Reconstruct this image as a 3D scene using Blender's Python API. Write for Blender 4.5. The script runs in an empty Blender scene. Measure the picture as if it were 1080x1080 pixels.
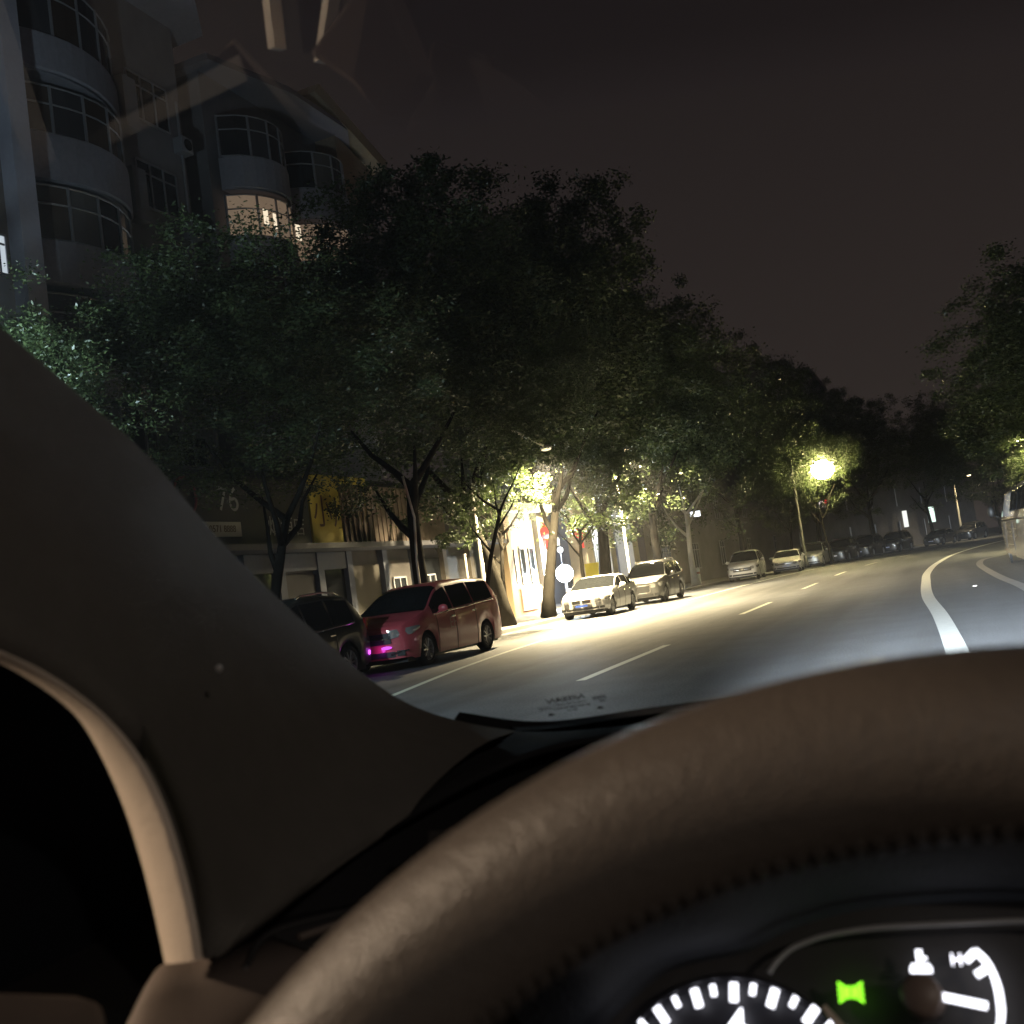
import bpy, bmesh, math, random
from mathutils import Vector, Matrix
R = math.radians
S = bpy.context.scene
COL = S.collection

# ------------------------------------------------------------------ camera
cam = bpy.data.cameras.new('camera'); cam_o = bpy.data.objects.new('camera', cam); COL.objects.link(cam_o)
cam.sensor_width = 36; cam.lens = 36 * 1100 / 1080; cam.clip_start = 0.02; cam.clip_end = 2000
YAW, PITCH, ROLL = R(22.338), R(4.193), R(7.857)
cam_o.matrix_world = (Matrix.Translation((0, 0, 1.35)) @ Matrix.Rotation(YAW, 4, 'Z') @ Matrix.Rotation(R(90) + PITCH, 4, 'X')
                      @ Matrix.Rotation(-ROLL, 4, 'Z'))
cam.dof.use_dof = True; cam.dof.focus_distance = 30; cam.dof.aperture_fstop = 15
S.camera = cam_o

# ------------------------------------------------------------------ world: night sky over a lit city
W = bpy.data.worlds.new('World'); S.world = W; W.use_nodes = True
nt = W.node_tree; nt.nodes.clear()
wo = nt.nodes.new('ShaderNodeOutputWorld'); bg = nt.nodes.new('ShaderNodeBackground'); bg2 = nt.nodes.new('ShaderNodeBackground')
add = nt.nodes.new('ShaderNodeAddShader')
sky = nt.nodes.new('ShaderNodeTexSky'); sky.sky_type = 'NISHITA'; sky.sun_disc = False; sky.sun_elevation = R(-4); sky.sun_rotation = R(200)
nt.links.new(sky.outputs[0], bg.inputs[0]); bg.inputs[1].default_value = 0.02
tc = nt.nodes.new('ShaderNodeTexCoord'); sx = nt.nodes.new('ShaderNodeSeparateXYZ'); cr = nt.nodes.new('ShaderNodeValToRGB')
nt.links.new(tc.outputs['Generated'], sx.inputs[0]); nt.links.new(sx.outputs['Z'], cr.inputs[0]); nt.links.new(cr.outputs[0], bg2.inputs[0])
cr.color_ramp.elements[0].position = 0.0; cr.color_ramp.elements[0].color = (0.0240, 0.0180, 0.0160, 1)
cr.color_ramp.elements[1].position = 0.55; cr.color_ramp.elements[1].color = (0.0085, 0.0062, 0.0066, 1)
bg2.inputs[1].default_value = 1.0
nt.links.new(bg.outputs[0], add.inputs[0]); nt.links.new(bg2.outputs[0], add.inputs[1]); nt.links.new(add.outputs[0], wo.inputs[0])

S.view_settings.view_transform = 'Standard'; S.view_settings.look = 'None'; S.view_settings.exposure = 0.4; S.view_settings.gamma = 1
S.cycles.use_denoising = True
try: S.cycles.denoiser = 'OPENIMAGEDENOISE'
except Exception: pass
S.cycles.sample_clamp_indirect = 4
S.cycles.max_bounces = 8; S.cycles.transparent_max_bounces = 12; S.cycles.volume_bounces = 0
S.cycles.caustics_reflective = False; S.cycles.caustics_refractive = False

# ------------------------------------------------------------------ helpers
def mat(name, col, rough=.6, metal=0, var=0, vscale=8, bump=0, bscale=60, coat=0, emit=None, estr=0, spec=.5, trans=0):
    m = bpy.data.materials.new(name); m.use_nodes = True
    n = m.node_tree.nodes; l = m.node_tree.links; p = n['Principled BSDF']
    p.inputs['Base Color'].default_value = (*col, 1); p.inputs['Roughness'].default_value = rough; p.inputs['Metallic'].default_value = metal
    p.inputs['Coat Weight'].default_value = coat; p.inputs['Specular IOR Level'].default_value = spec
    if emit: p.inputs['Emission Color'].default_value = (*emit, 1); p.inputs['Emission Strength'].default_value = estr
    t = n.new('ShaderNodeTexCoord')
    if var:
        z = n.new('ShaderNodeTexNoise'); z.inputs['Scale'].default_value = vscale; z.inputs['Detail'].default_value = 6
        mx = n.new('ShaderNodeMix'); mx.data_type = 'RGBA'
        mx.inputs[6].default_value = (*[c * (1 - var) for c in col], 1); mx.inputs[7].default_value = (*[min(1, c * (1 + var)) for c in col], 1)
        l.new(t.outputs['Object'], z.inputs['Vector']); l.new(z.outputs['Fac'], mx.inputs[0]); l.new(mx.outputs[2], p.inputs['Base Color'])
    if bump:
        z = n.new('ShaderNodeTexNoise'); z.inputs['Scale'].default_value = bscale; z.inputs['Detail'].default_value = 4
        b = n.new('ShaderNodeBump'); b.inputs['Strength'].default_value = bump; b.inputs['Distance'].default_value = .01
        l.new(t.outputs['Object'], z.inputs['Vector']); l.new(z.outputs['Fac'], b.inputs['Height']); l.new(b.outputs[0], p.inputs['Normal'])
    return m

def emat(name, col, s):
    m = bpy.data.materials.new(name); m.use_nodes = True; n = m.node_tree.nodes; n.clear()
    e = n.new('ShaderNodeEmission'); e.inputs[0].default_value = (*col, 1); e.inputs[1].default_value = s
    o = n.new('ShaderNodeOutputMaterial'); m.node_tree.links.new(e.outputs[0], o.inputs[0]); return m

class MB:
    def __init__(s): s.v = []; s.f = []
    def add(s, vs, fs):
        k = len(s.v); s.v += [tuple(v) for v in vs]; s.f += [tuple(i + k for i in f) for f in fs]; return s
    def box(s, x0, x1, y0, y1, z0, z1):
        return s.add([(x0,y0,z0),(x1,y0,z0),(x1,y1,z0),(x0,y1,z0),(x0,y0,z1),(x1,y0,z1),(x1,y1,z1),(x0,y1,z1)],
                     [(0,3,2,1),(4,5,6,7),(0,1,5,4),(1,2,6,5),(2,3,7,6),(3,0,4,7)])
    def grid(s, rows, close=False):
        n = len(rows[0]); vs = [p for r in rows for p in r]; fs = []
        for i in range(len(rows) - 1):
            for j in range(n if close else n - 1):
                a, b = i * n + j, i * n + (j + 1) % n
                fs.append((a, b, b + n, a + n))
        return s.add(vs, fs)
    def tube(s, pts, rad, n=10, cap=True):
        pts = [Vector(p) for p in pts]; rows = []
        if not hasattr(rad, '__len__'): rad = [rad] * len(pts)
        ref = Vector((0, 0, 1)) if abs((pts[-1] - pts[0]).normalized().z) < .9 else Vector((1, 0, 0))
        for i, p in enumerate(pts):
            d = (pts[min(i + 1, len(pts) - 1)] - pts[max(i - 1, 0)]).normalized()
            u = d.cross(ref).normalized(); w = d.cross(u)
            rows.append([p + (u * math.cos(2 * math.pi * k / n) + w * math.sin(2 * math.pi * k / n)) * rad[i] for k in range(n)])
        k = len(s.v); s.grid(rows, True)
        if cap: s.f.append(tuple(k + j for j in range(n))); s.f.append(tuple(k + (len(rows) - 1) * n + j for j in range(n - 1, -1, -1)))
        return s
    def ball(s, c, r, n=12, m=8):
        r = r if hasattr(r, '__len__') else (r, r, r)
        rows = [[(c[0] + r[0] * math.sin(math.pi * i / m) * math.cos(2 * math.pi * j / n), c[1] + r[1] * math.sin(math.pi * i / m) * math.sin(2 * math.pi * j / n),
                  c[2] + r[2] * math.cos(math.pi * i / m)) for j in range(n)] for i in range(m + 1)]
        return s.grid(rows, True)
    def prism(s, poly, d):           # poly of 3-D points, extruded by vector d
        n = len(poly); d = Vector(d)
        a = [Vector(p) for p in poly]
        return s.add([tuple(p) for p in a] + [tuple(p + d) for p in a], [tuple(range(n)), tuple(range(2 * n - 1, n - 1, -1))] + [(i, i + n, (i + 1) % n + n, (i + 1) % n) for i in range(n)])
    def build(s, name, m, parent=None, smooth=False, bevel=0, sub=0, fixn=True):
        me = bpy.data.meshes.new(name); me.from_pydata(s.v, [], s.f)
        if fixn and len(s.f) < 20000:
            bm = bmesh.new(); bm.from_mesh(me); bmesh.ops.remove_doubles(bm, verts=bm.verts, dist=1e-5)
            bmesh.ops.recalc_face_normals(bm, faces=bm.faces); bm.to_mesh(me); bm.free()
        me.materials.append(m)
        if smooth: me.polygons.foreach_set('use_smooth', [True] * len(me.polygons))
        o = bpy.data.objects.new(name, me); COL.objects.link(o)
        if parent: o.parent = parent
        if bevel:
            b = o.modifiers.new('b', 'BEVEL'); b.width = bevel; b.segments = 2; b.limit_method = 'ANGLE'
        if sub:
            b = o.modifiers.new('s', 'SUBSURF'); b.levels = sub; b.render_levels = sub
        return o

def tag(o, label=None, cat=None, group=None, kind=None):
    if label: o['label'] = label
    if cat: o['category'] = cat
    if group: o['group'] = group
    if kind: o['kind'] = kind
    return o

def thing(name, label, cat, loc=(0, 0, 0), rz=0, group=None):
    o = bpy.data.objects.new(name, None); COL.objects.link(o); o.location = loc; o.rotation_euler = (0, 0, rz); o.empty_display_size = .1
    return tag(o, label, cat, group)

def copy_tree(o, parent=None):
    c = o.copy(); COL.objects.link(c)
    if parent: c.parent = parent
    for ch in list(KIDS.get(o.name, [])) if False else list(o.children): copy_tree(ch, c)
    return c

def text(name, body, size, m, parent, mw, ext=.002, align='CENTER', label=None):
    c = bpy.data.curves.new(name, 'FONT'); c.body = body; c.size = size; c.extrude = ext; c.align_x = align; c.align_y = 'CENTER'
    o = bpy.data.objects.new(name, c); COL.objects.link(o)
    me = bpy.data.meshes.new_from_object(o.evaluated_get(bpy.context.evaluated_depsgraph_get()))
    bpy.data.objects.remove(o); me.materials.clear(); me.materials.append(m)
    o = bpy.data.objects.new(name, me); COL.objects.link(o)
    if parent: o.parent = parent
    o.matrix_local = mw
    if label: o['label'] = label
    return o

def frame(o, x, y, z):   # matrix from origin and three axes
    o, x, y, z = Vector(o), Vector(x), Vector(y), Vector(z)
    return Matrix(((x.x, y.x, z.x, o.x), (x.y, y.y, z.y, o.y), (x.z, y.z, z.z, o.z), (0, 0, 0, 1)))

def bend(y): return .0030 * max(0, y - 48) ** 2      # the street bends right beyond 48 m

def point_light(name, loc, col, power, size=.15, parent=None, spot=None, aim=None, blend=.5):
    l = bpy.data.lights.new(name, 'SPOT' if spot else 'POINT'); l.color = col; l.energy = power; l.shadow_soft_size = size
    if spot: l.spot_size = R(spot); l.spot_blend = blend
    o = bpy.data.objects.new(name, l); COL.objects.link(o); o.location = loc
    if aim: o.rotation_euler = (Vector(aim) - Vector(loc)).to_track_quat('-Z', 'Y').to_euler()
    if parent: o.parent = parent
    return o
# cabin geometry, metres, car frame (x right, y ahead, z up)
PIL_A=[(-0.3989,0.3265,1.5285),(-0.3930,0.3590,1.5049),(-0.3889,0.3947,1.4789),(-0.3843,0.4350,1.4497),(-0.3892,0.4735,1.4217),(-0.3941,0.5166,1.3903),(-0.3923,0.5846,1.3410),(-0.3863,0.6494,1.2939),(-0.3648,0.6884,1.2656),(-0.3142,0.7155,1.2459),(-0.2462,0.7210,1.2419),(-0.1737,0.7120,1.2484)]
PIL_B=[(-0.3157,0.2452,1.3653),(-0.3097,0.2686,1.3526),(-0.3054,0.2881,1.3396),(-0.3013,0.3056,1.3229),(-0.2986,0.3196,1.3024),(-0.2975,0.3296,1.2765),(-0.2974,0.3360,1.2486),(-0.2983,0.3397,1.2213),(-0.3023,0.3757,1.2179),(-0.3089,0.4990,1.2253),(-0.2717,0.6355,1.2391),(-0.1857,0.7030,1.2424)]
SEAL_O=[(-0.3141,0.2440,1.3658),(-0.3062,0.2656,1.3532),(-0.3006,0.2828,1.3409),(-0.2953,0.2979,1.3255),(-0.2912,0.3101,1.3067),(-0.2890,0.3185,1.2844),(-0.2878,0.3236,1.2596),(-0.2881,0.3270,1.2387),(-0.2901,0.3302,1.2242)]
SEAL_I=[(-0.3444,0.2671,1.3632),(-0.3341,0.2893,1.3493),(-0.3283,0.3046,1.3358),(-0.3250,0.3158,1.3227),(-0.3236,0.3239,1.3053),(-0.3219,0.3305,1.2848),(-0.3205,0.3352,1.2625),(-0.3195,0.3383,1.2406),(-0.3183,0.3401,1.2187)]
DASH_BACK=[(-0.3180,0.3131,1.2026),(-0.3238,0.3427,1.2166),(-0.3176,0.3612,1.2135),(-0.3083,0.3829,1.2142),(-0.2982,0.4156,1.2113),(-0.2827,0.4494,1.2066),(-0.2637,0.5205,1.2102),(-0.2188,0.5867,1.2177),(-0.1263,0.6344,1.2187),(0.0291,0.6656,1.2137),(0.2342,0.6472,1.2223)]
DASH_FRONT=[(-0.2821,0.2602,1.1794),(-0.2811,0.2693,1.1925),(-0.2640,0.2863,1.1927),(-0.2451,0.3127,1.1856),(-0.2277,0.3474,1.1768),(-0.2122,0.3803,1.1733),(-0.1887,0.4522,1.1760),(-0.1558,0.4983,1.1770),(-0.0916,0.5382,1.1861),(0.0174,0.5576,1.1914),(0.1990,0.5674,1.1990)]
VENT=[(-0.2939,0.3579,1.2061),(-0.2970,0.3846,1.2128),(-0.2768,0.4350,1.2073),(-0.2442,0.4331,1.1977),(-0.2506,0.3907,1.1928),(-0.2651,0.3628,1.1960)]
DOOR_TOP=[(-0.3338,0.2333,1.2472),(-0.3128,0.2577,1.2399),(-0.3026,0.2817,1.2318),(-0.2970,0.2854,1.2265),(-0.2719,0.2630,1.2201),(-0.2797,0.1922,1.2298)]
SCREW=(-0.3043,0.3773,1.3330)
BAND=[(-0.3946,0.3075,1.5497),(-0.1804,0.3400,1.5261),(-0.0487,0.3601,1.5115),(0.0791,0.3797,1.4973),(0.0770,0.3140,1.5450),(-0.2520,0.2104,1.6202)]
PANE=[(-0.3946,0.3075,1.5497),(-0.1804,0.3400,1.5261),(-0.0487,0.3601,1.5115),(0.0791,0.3797,1.4973),(0.0899,0.7114,1.2562),(-0.1790,0.7315,1.2416),(-0.3224,0.7331,1.2405),(-0.3749,0.7065,1.2598),(-0.3984,0.6685,1.2874),(-0.4041,0.6013,1.3363),(-0.4062,0.5316,1.3869),(-0.3956,0.4470,1.4483),(-0.4040,0.3685,1.5054),(-0.4053,0.3147,1.5444)]
TXT_O=(-0.2626,0.6905,1.2683)
TXT_U=(0.9942,-0.0872,0.0633)
TXT_V=(-0.1078,-0.8043,0.5844)
TXT_W=0.0304
FRIT_T=[(-0.3910,0.4418,1.4472),(-0.4015,0.5254,1.3864),(-0.3994,0.5942,1.3364),(-0.3930,0.6596,1.2889),(-0.3705,0.6982,1.2609),(-0.3329,0.7149,1.2488),(-0.3047,0.7200,1.2450),(-0.2742,0.7191,1.2457),(-0.2288,0.7145,1.2491),(-0.1725,0.7097,1.2525),(-0.1005,0.7007,1.2591),(-0.0130,0.6903,1.2666),(0.0642,0.6847,1.2707)]
FRIT_B=[(-0.4291,0.4589,1.4348),(-0.4495,0.5540,1.3657),(-0.4487,0.6267,1.3129),(-0.4434,0.7079,1.2538),(-0.4224,0.7678,1.2104),(-0.3776,0.7958,1.1900),(-0.3489,0.8067,1.1821),(-0.3168,0.8100,1.1796),(-0.2669,0.8077,1.1814),(-0.2049,0.8070,1.1818),(-0.1227,0.7954,1.1903),(-0.0234,0.7819,1.2001),(0.0640,0.7700,1.2087)]
REFL_STRIPS=[[(-0.4859,0.1599,1.0200),(-0.4789,0.1604,1.0200),(-0.4664,0.1009,1.0200),(-0.4736,0.0985,1.0200)],[(-0.4458,0.1835,1.0200),(-0.4400,0.1837,1.0200),(-0.4083,0.1278,1.0200),(-0.4144,0.1258,1.0200)]]
CL_O=(-0.0621,0.4315,1.1744)
CL_N=(0.0200,-0.8819,0.4710)
CL_U=(0.9997,0.0227,-0.0000)
CL_V=(-0.0107,0.4709,0.8821)
TACH_C=[(-0.04843,-0.04632)][0]
TACH_MAJ=[[(-0.09618,-0.01474),(-0.08976,-0.01898)],[(-0.07917,-0.00547),(-0.07479,-0.01129)],[(-0.06299,0.00164),(-0.06093,-0.00515)],[(-0.04639,0.00408),(-0.04668,-0.00299)],[(-0.02968,0.00197),(-0.03228,-0.00473)],[(-0.01432,-0.00451),(-0.01894,-0.01018)],[(-0.00215,-0.01227),(-0.00805,-0.01662)]]
TACH_MIN=[[(-0.08637,-0.01055),(-0.08311,-0.01362)],[(-0.07159,-0.00138),(-0.06961,-0.00522)],[(-0.05520,0.00327),(-0.05462,-0.00094)],[(-0.03833,0.00377),(-0.03918,-0.00043)],[(-0.02175,-0.00079),(-0.02396,-0.00455)],[(-0.00769,-0.00874),(-0.01093,-0.01173)]]
TACH_NUM=[(-0.04607,-0.01165)][0]
TEMP_ARC=[(0.04661,0.01613),(0.04948,0.01309),(0.05148,0.00910),(0.05258,0.00385),(0.05268,-0.00134),(0.05214,-0.00647),(0.05021,-0.01220),(0.04691,-0.01851)]
TEMP_T=[[(0.04299,0.01242),(0.04689,0.01579)],[(0.04589,0.00742),(0.04993,0.00976)]]
TEMP_NEEDLE=[(0.03259,-0.00062),(0.04806,-0.00366)]
TEMP_ICON=[(0.02647,0.01173)][0]
TEMP_H=[(0.03966,0.01275)][0]
TEMP_KNOB=[(0.02584,-0.00037)][0]
LIGHT_ICON=[(-0.00061,0.00101)][0]
LENS=[(-0.03184,0.00773),(-0.02846,0.01202),(-0.02198,0.01703),(-0.01260,0.02059),(-0.00496,0.02233),(0.00628,0.02403),(0.01726,0.02499),(0.03853,0.02582),(0.06571,0.02653),(0.09133,0.02555)]
HOOD=[(-0.11793,-0.02320),(-0.09709,-0.00476),(-0.07615,0.01012),(-0.04362,0.01747),(-0.02350,0.02652),(0.00364,0.03348),(0.04010,0.03640),(0.07398,0.03570),(0.12073,0.03307)]
PX_CL=0.000358
BEIGE=[(-0.01201,-0.00457),(-0.01045,-0.00353),(-0.00401,-0.01079),(-0.00167,-0.01534),(-0.00521,-0.01543)]
REFL_BRACKET=[[[(-0.3452,0.2842,1.4537),(-0.3441,0.2831,1.4516),(-0.3431,0.2821,1.4496),(-0.3422,0.281,1.4474)],[(-0.3455,0.2882,1.4542),(-0.3445,0.2871,1.4521),(-0.3434,0.2859,1.45),(-0.3423,0.2848,1.4479)],[(-0.346,0.2923,1.4545),(-0.3449,0.291,1.4524),(-0.3438,0.2898,1.4502),(-0.3427,0.2885,1.4481)]],[[(-0.346,0.2932,1.4543),(-0.3449,0.2898,1.4527),(-0.3439,0.2864,1.451),(-0.3429,0.283,1.4492)],[(-0.3433,0.2915,1.4488),(-0.3423,0.288,1.4473),(-0.3414,0.2845,1.4457),(-0.3405,0.2809,1.4439)],[(-0.3406,0.2897,1.4432),(-0.3397,0.2861,1.4417),(-0.3389,0.2825,1.4401),(-0.3381,0.2789,1.4386)],[(-0.3379,0.2879,1.4373),(-0.3371,0.2842,1.4359),(-0.3364,0.2805,1.4346),(-0.3357,0.2768,1.4331)],[(-0.3353,0.286,1.4313),(-0.3345,0.2822,1.4301),(-0.3338,0.2785,1.4289),(-0.3332,0.2747,1.4276)],[(-0.3325,0.2841,1.4253),(-0.3319,0.2802,1.4242),(-0.3313,0.2764,1.4231),(-0.3308,0.2725,1.4218)],[(-0.3298,0.2822,1.4191),(-0.3293,0.2782,1.4181),(-0.3288,0.2742,1.417),(-0.3284,0.2702,1.4158)],[(-0.3272,0.2801,1.4126),(-0.3267,0.2761,1.4117),(-0.3263,0.272,1.4108),(-0.326,0.2679,1.4098)],[(-0.3245,0.2781,1.406),(-0.3241,0.2739,1.4053),(-0.3238,0.2698,1.4045),(-0.3236,0.2656,1.4036)],[(-0.3218,0.276,1.3993),(-0.3215,0.2718,1.3987),(-0.3214,0.2675,1.3979),(-0.3213,0.2632,1.3971)],[(-0.3192,0.2738,1.3923),(-0.319,0.2695,1.3917),(-0.319,0.2651,1.3911),(-0.3189,0.2607,1.3905)],[(-0.3165,0.2716,1.385),(-0.3165,0.2671,1.3847),(-0.3165,0.2627,1.3842),(-0.3166,0.2582,1.3837)],[(-0.3138,0.2693,1.3776),(-0.314,0.2647,1.3774),(-0.3141,0.2601,1.377),(-0.3143,0.2555,1.3766)],[(-0.3112,0.267,1.3699),(-0.3114,0.2623,1.3698),(-0.3117,0.2576,1.3696),(-0.312,0.2529,1.3694)]]]
# ------------------------------------------------------------------ the street
M_asphalt = mat('asphalt', (.088, .091, .098), .72, var=.38, vscale=1.3, bump=.9, bscale=55)
_n = M_asphalt.node_tree.nodes; _l = M_asphalt.node_tree.links; _p = _n['Principled BSDF']; _src = _p.inputs['Base Color'].links[0].from_socket
_tc = _n.new('ShaderNodeTexCoord'); _mp = _n.new('ShaderNodeMapping'); _mp.inputs['Scale'].default_value = (1.1, .05, 1); _nz = _n.new('ShaderNodeTexNoise'); _nz.inputs['Scale'].default_value = 1.0; _nz.inputs['Detail'].default_value = 5
_cr = _n.new('ShaderNodeValToRGB'); _cr.color_ramp.elements[0].position = .35; _cr.color_ramp.elements[0].color = (.62, .62, .62, 1); _cr.color_ramp.elements[1].position = .62; _cr.color_ramp.elements[1].color = (1.12, 1.12, 1.12, 1)
_vo = _n.new('ShaderNodeTexNoise'); _vo.inputs['Scale'].default_value = 38; _vo.inputs['Detail'].default_value = 8; _c2 = _n.new('ShaderNodeValToRGB'); _c2.color_ramp.elements[0].position = .38; _c2.color_ramp.elements[0].color = (.6, .6, .6, 1); _c2.color_ramp.elements[1].position = .66; _c2.color_ramp.elements[1].color = (1.35, 1.35, 1.35, 1)
_m1 = _n.new('ShaderNodeMix'); _m1.data_type = 'RGBA'; _m1.blend_type = 'MULTIPLY'; _m1.inputs[0].default_value = 1; _m2 = _n.new('ShaderNodeMix'); _m2.data_type = 'RGBA'; _m2.blend_type = 'MULTIPLY'; _m2.inputs[0].default_value = 1
_l.new(_tc.outputs['Object'], _mp.inputs[0]); _l.new(_mp.outputs[0], _nz.inputs['Vector']); _l.new(_nz.outputs['Fac'], _cr.inputs[0]); _l.new(_tc.outputs['Object'], _vo.inputs['Vector']); _l.new(_vo.outputs['Fac'], _c2.inputs[0])
_l.new(_src, _m1.inputs[6]); _l.new(_cr.outputs[0], _m1.inputs[7]); _l.new(_m1.outputs[2], _m2.inputs[6]); _l.new(_c2.outputs[0], _m2.inputs[7]); _l.new(_m2.outputs[2], _p.inputs['Base Color'])
M_walk = mat('pavement_stone', (.16, .15, .14), .85, var=.25, vscale=3, bump=.4, bscale=30)
M_kerb = mat('kerb_stone', (.26, .25, .24), .8, var=.2, vscale=2)
M_paint = mat('road_paint', (.72, .72, .68), .6, var=.18, vscale=9)
M_paint2 = mat('worn_road_paint', (.52, .54, .44), .6, var=.3, vscale=9)

g = MB().add([(-260, -120, 0), (260, -120, 0), (260, 330, 0), (-260, 330, 0)], [(0, 1, 2, 3)]).build('road', M_asphalt); tag(g, kind='structure')

def strip(xa, xb, y0, y1, z, step=3, f=lambda y: bend(y)):
    rows = []; n = max(1, int((y1 - y0) / step))
    for i in range(n + 1):
        y = y0 + (y1 - y0) * i / n
        rows.append([(xa + f(y), y, z), (xb + f(y), y, z)])
    return rows
KX = -13.4
p = MB(); p.grid([[(KX + bend(y), y, .13), (KX - 12 + bend(y), y, .134)] for y in [i * 3 - 30 for i in range(100)]]); tag(p.build('left_pavement', M_walk), kind='structure')
p = MB(); p.grid([[(KX + .15 + bend(y), y, 0), (KX + .15 + bend(y), y, .12), (KX + .14 + bend(y), y, .136), (KX + bend(y), y, .136)] for y in [i * 3 - 30 for i in range(100)]])
tag(p.build('left_kerb', M_kerb), kind='structure')
# right: a lay-by line and pavement beyond it
def polyx(pts, y):
    for (x0, y0), (x1, y1) in zip(pts, pts[1:]):
        if y <= y1: return x0 + (x1 - x0) * (y - y0) / (y1 - y0)
    return pts[-1][0] + bend(y) - bend(pts[-1][1])
def smooth_poly(pts, n=6):
    out = []
    P = [pts[0]] + list(pts) + [pts[-1]]
    for i in range(1, len(P) - 2):
        for k in range(n):
            t = k / n; a, b, c, d = [Vector((*q, 0)) for q in P[i - 1:i + 3]]
            v = .5 * ((2 * b) + (c - a) * t + (2 * a - 5 * b + 4 * c - d) * t * t + (3 * b - a - 3 * c + d) * t ** 3); out.append((v.x, v.y))
    out.append(tuple(pts[-1])); return out
def line_on_road(name, pts, w, m, z=.004, label=None):
    q = smooth_poly(pts); rows = []
    for i, (x, y) in enumerate(q):
        a = Vector(q[max(i - 1, 0)]); b = Vector(q[min(i + 1, len(q) - 1)]); d = (b - a).normalized(); n = Vector((d.y, -d.x)) * w / 2
        rows.append([(x - n.x, y - n.y, z), (x + n.x, y + n.y, z)])
    o = MB().grid(rows).build(name, m); tag(o, kind='structure'); return o
line_on_road('road_edge_line', [(-6.6, 6), (-7.3, 9.5), (-8.0, 13.5), (-8.85, 18), (-9.45, 23), (-9.65, 29), (-9.6, 38), (-9.5, 48), (-9.0, 60), (-7.9, 70), (-5.2, 84), (-.8, 100)], .14, M_paint2)
line_on_road('white_lane_line', [(.05, 6), (-.1, 12), (-.32, 18), (-.62, 24), (-.78, 31), (-.85, 38), (-.6, 48), (.25, 61), (2.3, 76), (6.0, 92), (12, 110)], .24, M_paint)
for i, (y0, y1) in enumerate([(2, 7.4), (13.4, 18.1), (25.3, 29.8), (36.8, 41), (48, 52.3), (60, 64), (72, 76), (84, 88)]):
    line_on_road('centre_dash', [(-4.85 + bend(y0), y0), (-4.85 + bend((y0 + y1) / 2), (y0 + y1) / 2), (-4.85 + bend(y1), y1)], .15, M_paint2)
line_on_road('right_kerb', [(1.35, 8), (1.3, 16), (1.2, 23), (1.0, 28), (.85, 34), (.8, 39), (1.0, 43.5), (1.5, 45.6), (2.6, 46.6), (5, 47)], .22, M_kerb, z=.012)
p = MB(); p.grid([[(6.0 + bend(y), y, .13), (20 + bend(y), y, .134)] for y in [i * 3 - 30 for i in range(100)]]); tag(p.build('right_pavement', M_walk), kind='structure')
p = MB(); p.grid([[(5.85 + bend(y), y, 0), (5.85 + bend(y), y, .12), (6.0 + bend(y), y, .136)] for y in [i * 3 - 30 for i in range(100)]]); tag(p.build('right_pavement_kerb', M_kerb), kind='structure')

# ------------------------------------------------------------------ trees
def leaf_material(name, a, b):
    m = bpy.data.materials.new(name); m.use_nodes = True; n = m.node_tree.nodes; l = m.node_tree.links; n.clear()
    gm = n.new('ShaderNodeNewGeometry'); rp = n.new('ShaderNodeMix'); rp.data_type = 'RGBA'; rp.inputs[6].default_value = (*a, 1); rp.inputs[7].default_value = (*b, 1)
    l.new(gm.outputs['Random Per Island'], rp.inputs[0])
    d = n.new('ShaderNodeBsdfPrincipled'); d.inputs['Roughness'].default_value = .42; l.new(rp.outputs[2], d.inputs['Base Color'])
    t = n.new('ShaderNodeBsdfTranslucent'); l.new(rp.outputs[2], t.inputs[0]); mx = n.new('ShaderNodeMixShader'); mx.inputs[0].default_value = .35
    o = n.new('ShaderNodeOutputMaterial'); l.new(d.outputs[0], mx.inputs[1]); l.new(t.outputs[0], mx.inputs[2]); l.new(mx.outputs[0], o.inputs[0]); return m
M_leaf = leaf_material('leaf_green', (.024, .037, .015), (.070, .096, .035))
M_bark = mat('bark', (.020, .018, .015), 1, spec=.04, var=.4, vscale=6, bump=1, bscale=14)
M_white_bark = mat('limewashed_bark', (.55, .54, .5), .9, var=.2, vscale=6, bump=.6, bscale=14)

def crown_mesh(seed, r, h, nclump, per, leaf, low=.0):
    """leaf clumps spread through a rounded irregular volume centred on the origin"""
    rnd = random.Random(seed); v = []; f = []
    lobes = [(Vector((0, 0, 0)), 1)] + [(Vector((rnd.uniform(-.5, .5), rnd.uniform(-.5, .5), rnd.uniform(-.45, .5))), rnd.uniform(.5, .68)) for _ in range(7)]
    k = 0; clumps = []
    while len(clumps) < nclump:
        c, s = rnd.choice(lobes); d = Vector((rnd.gauss(0, 1), rnd.gauss(0, 1), rnd.gauss(0, 1))).normalized()
        q = c + d * s * (rnd.random() ** .28); 
        if q.length > 1.25: continue
        q = Vector((q.x * r, q.y * r, q.z * h))
        if any((q - e).length < .22 for e in clumps[-60:]): continue
        clumps.append(q)
    for c in clumps:
        R0 = rnd.uniform(.28, .62)
        for _ in range(per):
            d = Vector((rnd.gauss(0, 1), rnd.gauss(0, 1), rnd.gauss(0, .8)))
            p = c + d * R0 * .5
            a = Vector((rnd.gauss(0, 1), rnd.gauss(0, 1), rnd.gauss(0, .6))).normalized(); b = a.cross(Vector((rnd.gauss(0, 1), rnd.gauss(0, 1), rnd.gauss(0, 1)))).normalized()
            s = leaf * rnd.uniform(.6, 1.35); a = a * s; b = b * s * .45
            v += [tuple(p - a), tuple(p + b), tuple(p + a), tuple(p - b)]; f.append((k, k + 1, k + 2, k + 3)); k += 4
    me = bpy.data.meshes.new('crown'); me.from_pydata(v, [], f); me.materials.append(M_leaf); return me
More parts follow.
